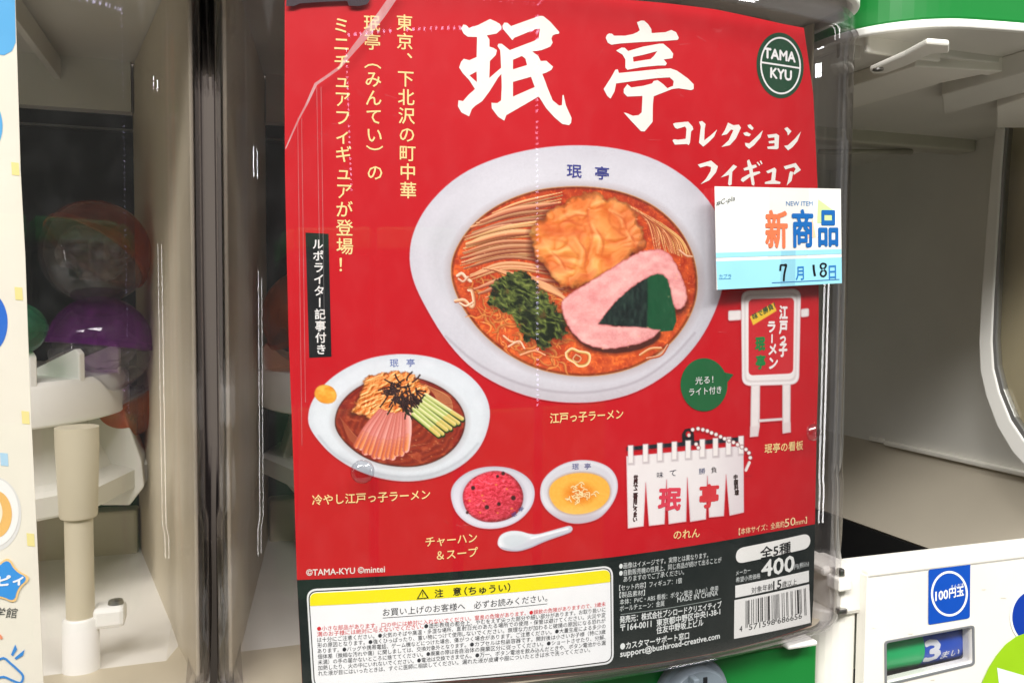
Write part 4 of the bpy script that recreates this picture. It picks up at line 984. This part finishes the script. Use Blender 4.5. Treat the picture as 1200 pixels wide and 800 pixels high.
SKY, BLU = (96,176,226), (52,120,206)
dl('printed_shape', [[[(-60,-20),(17.2,-20),(18.4,50),(14,60),(5,65),(-5,64),(-60,66)]]], 1, ink(SKY))
dl('printed_disc', [[ell(-16,148,19,32)]], 1, ink(SKY)); dl('printed_disc', [[ell(-18,378,27,38)]], 1, ink((48,112,206)))
for x, y, c in ((13,190,(240,226,150)),(17,336,(240,226,150)),(25,481,(240,226,150)),(31,624,(240,226,150)),(0,530,(180,216,236))):
    dl('printed_confetti', [[[(x,y),(x+9,y+1),(x+10,y+16),(x+1,y+15)]]], 1, ink(c))
dl('printed_plate', [[ell(-8,602,33,44)]], 1, ink((226,224,218))); dl('printed_plate_rim', [[ell(-8,600,30,40)]], 2, ink((246,244,238)))
dl('printed_food', [[ell(-6,602,20,28)]], 3, ink((240,190,110))); dl('printed_food_glaze', [[ell(-9,600,12,19)]], 4, ink((250,236,208)))
star = []
for k in range(10):
    a = -math.pi/2+k*math.pi/5+.18; rr = 1 if k % 2 == 0 else .62; star.append((4+30*rr*math.cos(a), 680+27*rr*math.sin(a)))
so = smooth_poly([(4+(x-4)*1.14, 680+(y-680)*1.12) for x, y in star], 2)
dl('printed_star_outline', [[list(so)]], 4, ink((246,206,140))); dl('printed_star', [[list(smooth_poly(star, 2))]], 5, ink((60,150,226)))
tl = lambda s, a, b, c, d, h, col, bold=.03, lay=6: text_obj('lettering', [line(s, a, b, c, d, h, bold, tost=st_l)], lay, ink(col), lp, mapper=surf_l)
tl('ピィ', -2,686,27,684, 12, (250,250,250), .05); tl('学館', -8,723,19,723.5, 12, (60,60,62), .0, 2)
def pln(name, pts, w, lay, m):
    p = curve(pts, 24); t = np.gradient(p, axis=0); t /= np.linalg.norm(t, axis=1)[:, None]; nn = np.stack([-t[:, 1], t[:, 0]], -1)*w/2
    dl(name, [[list(p+nn)+list((p-nn)[::-1])]], lay, m, cut=0)
HB = ink((58,140,214))
pln('printed_hand', [(-6,775),(4,770),(12,776),(20,783),(27,791),(24,799),(14,796),(4,792),(-6,795)], 2.6, 3, HB)
dl('printed_hand_spark', [[[(13,766),(18,754),(20,760),(15,768)]], [[(17,770),(29,760),(27,767),(19,772)]]], 3, HB, cut=0)
pln('printed_squiggle', [(-6,742),(0,744),(2,748)], 3, 3, ink((240,150,110)))

# ---- capsules
def capsule(cx, cy, Y, r_px, top, bottom, label, tilt=0.0, roll=0.0, parent=None):
    c = onY(cx, cy, Y); e = onY(cx+r_px, cy, Y); r = float(np.linalg.norm(e-c))
    t = thing('toy_capsule', tuple(c), label, 'toy capsule', 'capsules inside the machines')
    M = Matrix.Rotation(tilt, 4, 'X') @ Matrix.Rotation(roll, 4, 'Y')
    N = 18
    up = [(r*math.cos(a), r*math.sin(a)) for a in np.linspace(0, math.pi/2, N)]
    dn = [(r*.985*math.cos(a), -r*.985*math.sin(a)) for a in np.linspace(0, math.pi/2, N)]
    lathe('upper_half', up, tuple(c), clear_mat(*top), t, n=48, rot=M)
    lathe('lower_half', dn, tuple(c), clear_mat(*bottom), t, n=48, rot=M)
    lathe('seam_ring', [(r*1.0, -.0012), (r*1.03, -.001), (r*1.03, .0016), (r*1.0, .002)], tuple(c), clear_mat(*top), t, n=48, rot=M)
    # crumpled bag inside
    bm = bmesh.new(); bmesh.ops.create_icosphere(bm, subdivisions=3, radius=r*.66)
    rs = random.Random(int(cx+cy))
    for v in bm.verts: v.co *= 1+rs.uniform(-.16, .12); v.co.z *= .8
    me = bpy.data.meshes.new('bag'); bmesh.ops.translate(bm, verts=bm.verts, vec=Vector(tuple(c))); bm.to_mesh(me); bm.free()
    link('crumpled_bag', me, clear_mat('bag_film', tint=(.86,.86,.86), edge=(.5,.5,.5), rough=.12, ior=1.6, haze=.05), t)
    return t
ORANGE = ('orange_clear', (.80,.30,.14), .06, (.45,.10,.03), 1.45, 0, .16, (1,1,1), 90, 1.0, (.75,.17,.03))
PURPLE = ('purple_clear', (.42,.16,.52), .06, (.18,.04,.28), 1.45, 0, .2, (1,1,1), 90, 1.0, (.36,.05,.42))
CLR = ('clear_half', (.9,.9,.92), .04, (.45,.45,.5), 1.5, 0, .03)
GRN = ('green_clear', (.12,.5,.30), .06, (.04,.22,.12), 1.45, 0, .14, (1,1,1), 90, 1.0, (.04,.4,.2))
capsule(112, 296, .515, 66, ORANGE, CLR, 'orange capsule on top behind the left machine\'s cover', tilt=-.5, roll=.5)
capsule(118, 404, .52, 62, PURPLE, CLR, 'purple capsule under the orange one behind the left machine\'s cover', tilt=-.1, roll=.1)
capsule(146, 470, .548, 46, CLR, ORANGE, 'capsule with orange bottom half leaning on the funnel in the left machine', roll=-.5)
capsule(22, 385, .47, 34, GRN, GRN, 'green capsule half hidden by the cream poster in the left machine')
capsule(366, 372, .50, 58, ORANGE, CLR, 'orange capsule peeking out beside the red poster\'s left edge', tilt=.2, roll=-.6)
# ------------------------------------------------------------------ right machine, its cover taken away
mr = thing('capsule_machine', (MX+PITCH, PY0, Z_LIP-.26), 'emptied cream capsule toy machine at the right, cover removed, hollow interior in view', 'vending machine', 'row of capsule toy machines')
XR = MX+PITCH; YF = .335
zt = onY(1100, 657.5, YF)[2]
xl = onY(1015, 700, YF)[0]
# window cut in the front panel
win = [onY(x, y, YF) for x, y in rquad([(1038,752.5),(1139,733.5),(1139.5,776),(1038.5,800)], 3)]
def plate(name, outer, holes, y, th, m, parent, bev=0):
    loops = [[Vector((p[0], p[2], 0)) for p in outer]] + [[Vector((p[0], p[2], 0)) for p in h] for h in holes]
    tr = tessellate_polygon(loops); bm = bmesh.new(); vv = [bm.verts.new((v.x, y, v.y)) for l in loops for v in l]
    for t in tr:
        try: bm.faces.new([vv[i] for i in t])
        except ValueError: pass
    r = bmesh.ops.extrude_face_region(bm, geom=bm.faces[:])
    bmesh.ops.translate(bm, verts=[g for g in r['geom'] if isinstance(g, bmesh.types.BMVert)], vec=(0, th, 0))
    return link(name, from_bm(bm), m, parent)
zb_ = zt-.25
plate('front_panel', [(xl,0,zb_),(XR+.16,0,zb_),(XR+.16,0,zt-.0015),(xl+.0012,0,zt-.0015),(xl,0,zt-.003)], [win], YF, .006, CREAM, mr)
# top ledge with a rounded lip
yb1 = onZ(1100, 640.5, zt)[1]
box('top_ledge', (xl+.0003, YF-.0006, zt-.004), (XR+.16, yb1, zt), CREAM, mr, bev=.0012)
# rounded corner pillar beside the middle machine
px0 = .2805
pil = [(px0+.018*(1-math.sin(a)), YF+.0065+.018*(1-math.cos(a))) for a in np.linspace(0, math.pi/2, 10)]
zp = onY(1000, 722, YF)[2]
prism('corner_pillar', [(x, y, zb_) for x, y in [(xl-.0002, YF+.0065)]+pil+[(px0, YF+.2), (xl-.0002, YF+.2)]], (0, 0, zp-zb_), CREAM, mr, bev=.001)
def bxp(name, x0, y0, x1, y1, Y, th, m, bev=.0015, parent=mr):
    a, b = onY(x0, y0, Y), onY(x1, y1, Y); return box(name, (a[0], Y, b[2]), (b[0], Y+th, a[2]), m, parent, bev=bev)
bxp('hinge_block', 986, 668, 1011.5, 719, YF+.004, .03, CREAM, .0025)
bxp('hinge_tab', 984, 679, 999, 692, YF+.0005, .01, CREAM, .001)
bxp('hinge_pin', 985.5, 667, 991, 678, YF+.003, .004, STEEL, .001)
bxp('hinge_bolt', 984, 714, 994, 720, YF+.002, .004, STEEL, .001)
box('shoulder', (onY(984, 700, YF)[0], YF+.012, zt-.006), (xl+.0005, yb1+.02, zt-.001), CREAM, mr, bev=.002)
# coin counter behind the window
wc = onY(1088, 768, YF+.010); wl_, wr_ = onY(1034, 770, YF+.01)[0], onY(1142, 770, YF+.01)[0]
box('window_recess', (wl_-.002, YF+.030, wc[2]-.022), (wr_+.012, YF+.032, wc[2]+.022), mat('recess_grey', (110,110,112), rough=.4), mr, bev=0)
rr = .0128; xm = onY(1080, 770, YF+.01-.002)[0]; xe = onY(1127, 764, YF+.01-.002)[0]
zc = onY(1085, 762, YF+.006)[2]
def roll_(name, a, b, m, r=rr): return lathe(name, [(0, a), (r, a), (r, b), (0, b)], (0, YF+.006+rr, zc), m, mr, n=64, rot=Matrix.Rotation(math.pi/2, 4, 'Y'))
roll_('counter_roller_green', wl_-.001, xm, mat('roller_green', (30,186,108), rough=.3)); roll_('counter_roller_blue', xm+.0001, xe, mat('roller_blue', (34,84,196), rough=.3)); roll_('roller_edge', xe+.0001, xe+.002, mat('roller_edge', (168,172,180), rough=.35), rr+.0004)
class Flat:
    def __init__(s, p0, ang):
        s.p0 = np.asarray(p0, float); s.d = np.array((math.cos(ang), math.sin(ang), 0)); s.n = np.array((math.sin(ang), -math.cos(ang), 0))
    def tost(s, px, py):
        d = rays(px, py); k = np.dot(s.p0-EYE, s.n); den = d @ s.n; t = k/den
        w = EYE + d*(t[..., None] if d.ndim > 1 else t); return np.stack([(w-s.p0) @ s.d, w[..., 2]], -1)
    def map(s, p, off):
        p = np.asarray(p, float); w = s.p0 + np.multiply.outer(p[..., 0], s.d) + s.n*off; w[..., 2] = p[..., 1]; return w
    def decal(s, name, polys, lay, m, par): return decal(name, polys, lay, m, par, 0, s.map, s.tost)
    def text(s, name, args, lay, m, par): return text_obj(name, [line(*a[:6], bold=a[6], tost=s.tost, slant=a[7] if len(a) > 7 else 0) for a in args], lay, m, par, mapper=s.map)
rf = Flat((0, YF+.006, ZC), 0)
cylmap = lambda p, off: np.stack([np.asarray(p)[..., 0], YF+.006+rr-np.sqrt(np.maximum((rr+off)**2-(np.asarray(p)[..., 1]-zc)**2, 1e-8)), np.asarray(p)[..., 1]], -1)
text_obj('counter_lettering', [line('3', 1085,776.5, 1102,772.5, 24, .06, tost=rf.tost), line('まい', 1104,773, 1125,768, 9.5, .02, tost=rf.tost, slant=.15)], 1, ink((236,238,242)), mr, mapper=cylmap)
lathe('window_pane_lens', [(0, 0), (.0001, 0)], (wc[0], YF+.05, wc[2]-.1), CLEAR, mr, n=3) if False else None
plate('window_frame', [onY(x, y, YF) for x, y in rquad([(1036,750.5),(1141,731.5),(1141.5,778),(1036.5,802.5)], 4)], [win], YF-.0006, .0006, mat('window_frame_grey', (120,122,124), rough=.3), mr)
plate('window_pane', [onY(x, y, YF+.001) for x, y in [(1037.5,752),(1139.5,733),(1140,776.5),(1038,800.5)]], [], YF+.0012, .001, clear_mat('pane', tint=(.95,.95,.96), edge=(.7,.7,.72), rough=.03, haze=.01), mr)

# stickers on the front panel
fp = Flat((0, YF, ZC), 0)
s1 = thing('coin_sticker', tuple(onY(1112, 694, YF-.0004)), 'square blue hundred yen coin sticker with white ring, on the cream panel', 'sticker')
fp.decal('sticker_sheet', [[rquad([(1087.6,666.5),(1136.6,658),(1136,723.5),(1087.2,731.5)], 3.2)]], 3, ink((16,76,176)), s1)
fp.decal('white_ring', [[ell(1111.8,694.8,21.6,26.6,56), ell(1111.8,694.8,19.2,24.0,56)]], 4, ink(WHITE), s1)
fp.text('lettering', [('100', 1095.5,703.2, 1110,700.4, 10.5, .04), ('円玉', 1111.5,700.2, 1128.5,697, 11, .03), ('えんだま', 1113.5,688.8, 1128.5,686, 3.8, .03)], 4, ink((241,241,237)), s1)
s2 = thing('round_sticker', tuple(onY(1200, 720, YF-.0004)), 'round dark blue sticker with white edge, cut off at the right side', 'sticker')
fp.decal('white_edge', [[ell(1210,722,27,33,48)]], 3, ink((240,240,236)), s2)
fp.decal('sticker_sheet', [[ell(1210,722,24.5,30.5,48)]], 4, ink((16,58,158)), s2)
fp.text('lettering', [('8', 1200,720, 1209,718, 14, .04)], 5, ink((242,240,237)), s2)
s3 = thing('lime_sticker', tuple(onY(1180, 790, YF-.0006)), 'lime green sticker with a white arrow tip at the bottom right corner', 'sticker')
fp.decal('sticker_sheet', [[[(1146,808),(1151,795),(1157.5,781),(1167,766),(1178,753),(1190,744.5),(1200,741),(1216,739),(1240,742),(1240,830),(1146,830)]]], 6, ink((150,196,28)), s3)
fp.decal('white_arrow', [[[(1167,781),(1215,795),(1215,815),(1171,815)]]], 7, ink((230,234,232)), s3)

# the hollow: right wall, slanted skirt, dark well, ceiling
WX = .6; yn, yf_ = .40, onX(989, 400, WX)[1]+.03
GREY_IN = mat('hollow_wall', (220,218,210), rough=.4, vary=.05, vscale=10)
z_led = onX(1040, 517, WX)[2]; z_top = onX(1020, 172, WX)[2]
box('inner_wall', (WX, yn, z_led-.02), (WX+.004, yf_, z_top+.05), GREY_IN, mr, bev=0)
box('back_panel', (.36, yf_-.002, z_led-.1), (WX+.003, yf_, z_top+.03), GREY_IN, mr, bev=0)
# ledge: thin bright lip
box('wall_lip', (WX-.006, yn, z_led-.003), (WX+.0005, onX(1041.5, 500, WX)[1], z_led+.001), CREAM, mr, bev=.001)
box('wall_lip', (WX-.004, onX(1038, 500, WX)[1], z_led-.002), (WX+.0004, onX(1022, 500, WX)[1], z_led+.002), CREAM, mr, bev=.001)
zw = onX(985, 605, .555)[2]
sk = [(WX, yn, z_led-.003), (.555, yn, zw), (.555, yf_, zw), (WX, yf_, z_led-.003)]
prism('hopper_skirt', sk, (.003, 0, -.003), mat('skirt_plastic', (186,177,160), rough=.42, vary=.05, vscale=9), mr)
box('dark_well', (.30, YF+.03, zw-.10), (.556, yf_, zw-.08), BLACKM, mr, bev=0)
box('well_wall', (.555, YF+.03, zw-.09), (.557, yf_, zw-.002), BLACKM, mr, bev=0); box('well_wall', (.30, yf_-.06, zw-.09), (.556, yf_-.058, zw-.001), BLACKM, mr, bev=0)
box('front_rail_inner', (xl+.001, yb1+.0002, zt-.06), (.5545, yb1+.003, zt-.002), CREAM, mr, bev=0)
# lid, seen from below
ZLR = onY(1110, 46, .345)[2]
lid(XR, mr, zb=ZLR, rc=.055, th=.0042)
zc1 = ZLR-.002
# rear beam carrying the lid
ybm = .555; b0 = onY(1020, 142, ybm)[2]; b1 = onY(1020, 168, ybm)[2]
box('rear_beam', (.30, ybm, b1), (onY(1145, 150, ybm)[0], ybm+.02, b0), mat('beam_plastic', (190,186,172), rough=.4, vary=.04), mr, bev=.002)
box('rear_beam_end', (onY(1146, 150, ybm)[0], ybm-.004, b1-.001), (onY(1175, 150, ybm)[0], ybm+.02, b0-.006), BEIGE_IN, mr, bev=.002)
tube('rear_rod', [onY(960, 178, ybm+.01), onY(1068, 178, ybm+.01)], .0022, mat('rod_grey', (176,172,160), rough=.4), mr)
box('roof_back', (.30, PY0+.262, ZLR-.0005), (WX+.01, yf_, ZLR+.003), BEIGE_IN, mr, bev=0)
# stepped ribs and the latch under the lid
def slab(name, pts, Z, h, m, bev=.0008): return prism(name, [onZ(x, y, Z) for x, y in pts], (0, 0, h), m, mr, bev=bev)
slab('roof_rib', [(990,104),(1072,78),(1160,83),(1210,86),(1210,98),(1150,88),(1110,96),(990,130)], ZLR-.007, .008, CREAM)
slab('roof_rib', [(1104,112),(1205,84),(1205,108),(1106,134)], ZLR-.011, .012, BEIGE_IN)
slab('roof_rib', [(1168,126),(1210,112),(1210,150),(1168,150)], ZLR-.014, .015, CREAM)
zl = ZLR-.010
bxp('lid_skirt', 985, 47, 1009, 70, .372, .003, BEIGE_IN, .0005)
a_ = onY(1017, 43, .358); b_ = onY(1103, 72, .358)
box('latch_plate', (a_[0], .358, b_[2]), (b_[0], .361, a_[2]+.01), CREAM, mr, bev=.001)
bxp('lid_web', 1103, 28, 1215, 80, .362, .004, BEIGE_IN, .0008)
slab('latch_hook', [(1019,84),(1060,66),(1086,52),(1112,54),(1112,63),(1092,64),(1062,78),(1038,87),(1022,87)], onY(1060, 80, .350)[2], .003, CREAM, .001)
lathe('latch_screw', [(0, 0), (.0026, 0), (.0026, .0008), (.0014, .001), (0, .0002)], tuple(onZ(1029, 81, onY(1060, 80, .350)[2]-.0004)), STEEL, mr, n=16, rot=Matrix.Rotation(math.pi, 4, 'X'))
# clear cover of the next machine along, seen edge-on at the right
nc = thing('clear_door', tuple(onX(1180, 400, .53)), 'clear machine door with thick white rounded rim standing open at the right edge', 'machine door')
DX = .53
oc = [(1166,150),(1161,200),(1155,270),(1149,350),(1146.5,400),(1148,435),(1155,465),(1168,500),(1186,530),(1206,552),(1235,572)]
ic = [(1177,150),(1173,200),(1169,270),(1164,350),(1162,400),(1164,432),(1171,460),(1184,492),(1200,516),(1220,535),(1235,545)]
o3 = [onX(x, y, DX) for x, y in oc]; i3 = [onX(x, y, DX) for x, y in ic[::-1]]
prism('door_rim', o3+i3, (.006, 0, 0), WHITEP, nc, bev=.0012)
i2 = [onX(x+7, y-5, DX) for x, y in ic[::-1]]
prism('door_inner_rim', [onX(x, y, DX+.001) for x, y in ic]+[onX(x+5, y-4, DX+.001) for x, y in ic[::-1]], (.005, 0, 0), mat('door_grey', (150,150,148), rough=.2, metal=.6), nc, bev=.0006)
prism('door_back', [onX(x+5, y-4, DX+.012) for x, y in ic]+[onX(1260, 545, DX+.012), onX(1260, 146, DX+.012)], (.002, 0, 0), mat('door_back', (196,190,172), rough=.4), nc)
prism('door_pane', [onX(x+5, y-4, DX+.003) for x, y in ic]+[onX(1260, 545, DX+.003), onX(1260, 146, DX+.003)], (.002, 0, 0), clear_mat('door_clear', tint=(.9,.88,.82), edge=(.6,.58,.52), rough=.06, haze=.02), nc)

# ------------------------------------------------------------------ card stuck on the cover
p0 = surf(st(838, 280), FRONT_OFF+.0030)
cp = Flat(p0, math.radians(9))
card = thing('new_item_card', tuple(p0), 'white and light blue new item card stuck over the red poster\'s right edge', 'card')
CQ = [(838,218.5),(985.3,221.3),(986.6,332),(840.4,339.6)]
bm = flat([cp.tost(np.array(CQ, float)[:, 0], np.array(CQ, float)[:, 1])]); me = bend(bm, 0, 0, cp.map); bm = bmesh.new(); bm.from_mesh(me)
r = bmesh.ops.extrude_face_region(bm, geom=bm.faces[:])
for v in [g_ for g_ in r['geom'] if isinstance(g_, bmesh.types.BMVert)]: v.co += Vector(tuple(-cp.n*.0004))
link('card_sheet', from_bm(bm), ink((230,230,224)), card)
C4 = lambda p: crop(p, 5.71, 830, 210)
CY_ = ink((146,206,222))
cp.decal('printed_band', [[C4([(50,492),(889,467),(890,500),(51,526)])]], 1, CY_, card)
cp.decal('printed_band', [[C4([(51,549),(891,522),(893,695),(62,739)])]], 1, CY_, card)
cp.decal('printed_triangle', [[C4([(735,135),(843,214),(838,292),(728,292)])]], 1, ink((196,224,150)), card)
cp.decal('printed_triangle', [[C4([(697,262),(720,390),(640,396)])]], 1, ink((248,196,160)), card)
cp.text('lettering', [('NEW ITEM', *C4([(520,178)])[0], *C4([(698,178)])[0], 5.2, .01)], 1, ink((64,120,176)), card)
cp.text('lettering', [('新', *C4([(385,457)])[0], *C4([(526,455)])[0], 43, .03)], 2, ink((232,112,74)), card)
cp.text('lettering', [('商', *C4([(563,452)])[0], *C4([(697,450)])[0], 43, .03), ('品', *C4([(738,447)])[0], *C4([(864,445)])[0], 41, .03)], 2, ink((24,96,166)), card)
cp.text('lettering', [('月', *C4([(585,675)])[0], *C4([(637,672)])[0], 15.5, .02), ('日', *C4([(806,668)])[0], *C4([(852,665)])[0], 15.5, .02)], 2, ink((44,116,180)), card)
def cstroke(pts, w, lay, m, name='handwriting'):
    p = curve(C4(pts), 30); t = np.gradient(p, axis=0); t /= np.linalg.norm(t, axis=1)[:, None]+1e-9; nn = np.stack([-t[:, 1], t[:, 0]], -1)*w/2
    cp.decal(name, [[list(p+nn)+list((p-nn)[::-1])]], lay, m, card)
MK = ink((18,18,22))
cstroke([(484,574),(500,575),(519,573),(514,600),(506,640),(503,682)], 2.3, 2, MK); cstroke([(483,570),(480,590),(478,612)], 2.2, 3, MK)
cstroke([(702,572),(705,610),(712,648)], 2.6, 2, MK)
cstroke([(782,568),(764,564),(750,574),(752,592),(768,604),(784,618),(784,638),(768,650),(752,642),(750,626),(764,606),(780,590),(786,576),(780,567)], 2.2, 2, MK)
cstroke([(424,693),(650,682),(875,670)], .9, 2, ink((40,96,160)), 'underline')
cp.text('lettering', [('カプラ', *C4([(70,664)])[0], *C4([(152,662)])[0], 5, .0)], 2, ink((60,130,180)), card)
cstroke([(68,668),(150,665)], .5, 2, ink((62,132,180)), 'underline')
BK = ink((50,52,58))
cp.text('lettering', [('#C-pla', 839.5,243, 861.5,236.5, 7.5, .0, .3)], 2, BK, card)

# ------------------------------------------------------------------ shop lights that show as dotted reflections in the cover
def mirror(px, py, dist):
    p = surf(st(px, py), FRONT_OFF+.0025); d = p-EYE; d = d/np.linalg.norm(d); a = math.atan2(p[0]-CX, CY-p[1]); n = np.array((math.sin(a), -math.cos(a), 0))
    return p + (d-2*np.dot(d, n)*n)*dist
LED = mat('led', (255,255,255), emit=((215,205,255), 9))
def led_strip(a, b, count, label, size=.004, m=LED, dist=1.3):
    p, q = mirror(*a, dist), mirror(*b, dist)
    t = thing('light_strip', tuple(p), label, 'light strip', 'dotted light strips around the shop display')
    tube('strip_base', [p+(q-p)*0-np.array((0, .006, 0)), q-np.array((0, .006, 0))], .003, BLACKM, t, n=6)
    L = np.linalg.norm(q-p); u = (q-p)/L; bm = bmesh.new()
    rg = random.Random(count)
    for i in range(count):
        if rg.random() < .12: continue
        c = p+(q-p)*(i+.5)/count; l = L/count*rg.uniform(.1, .2)
        r = bmesh.ops.create_cube(bm, size=1)
        for v in r['verts']:
            w = np.array(v.co); base = c + u*w[0]*2*l; s = np.array((0, 1, 0)); k = np.cross(u, s); k /= np.linalg.norm(k)
            v.co = Vector(tuple(base + s*w[1]*size + k*w[2]*size))
    o = link('diode', from_bm(bm), m, t); tag(o, kind='stuff')
led_strip((632, 22), (632, 475), 74, 'upright strip of small white diodes opposite the machines, right end')
led_strip((414, 48), (636, 42), 34, 'level strip of small white diodes opposite the machines, along the top')
led_strip((414, 55), (420, 228), 28, 'upright strip of small white diodes opposite the machines, left end')
# the row of machines opposite
for i, x in enumerate((-1.5, -1.0, -.5, 0.0, .5, 1.0)):
    t = thing('opposite_machine', (x, -1.9, 0), 'green and cream capsule toy machine across the aisle behind the camera', 'vending machine', 'machines across the aisle')
    box('body', (x-.22, -2.2, .3), (x+.22, -1.9, .95), GREENP, t, bev=.01); box('hopper', (x-.22, -2.2, .96), (x+.22, -1.92, 1.42), DARKG, t, bev=.02); box('lid', (x-.23, -2.21, 1.43), (x+.23, -1.9, 1.5), GREENP, t, bev=.01)

# ------------------------------------------------------------------ wear: fine scratches in the cover's film and scuffs on the cream panel
rw = random.Random(12)
scr = clear_mat('scratch', tint=(.96,.93,.93), edge=(.8,.7,.7), rough=.3, ior=1.6, haze=.10)
for k, (cx_, cy_, n_, sp) in enumerate(((455,120,16,26), (800,55,8,40), (380,170,8,30), (700,420,7,60), (520,560,8,70), (880,150,8,26), (620,720,8,60), (640,300,10,150))):
    P_ = []
    for i in range(n_):
        x, y = cx_+rw.gauss(0, sp), cy_+rw.gauss(0, sp*.6); a = rw.gauss(.3, .5); L = rw.uniform(3, 16); w = rw.uniform(.12, .3)
        x1, y1 = x+L*math.cos(a), y+L*math.sin(a)
        if not (365 < x < 935 and 365 < x1 < 935): continue
        P_.append([[(x, y-w), (x1, y1-w*.3), (x1, y1+w*.3), (x, y+w)]])
    decal('film_scratch', P_, (FRONT_OFF-.0011+k*.00004)/LAYER, scr, mc, cut=0)
for px, py in ((1064,742),(1022,735),(1150,690),(1090,796),(1172,700)):
    fp.decal('scuff_mark', [[[(px, py), (px+rw.uniform(3, 9), py+rw.uniform(-1, 1)), (px+rw.uniform(3, 8), py+1), (px+.5, py+.8)]]], 1, mat('scuff', (206,198,182), rough=.6), mr)
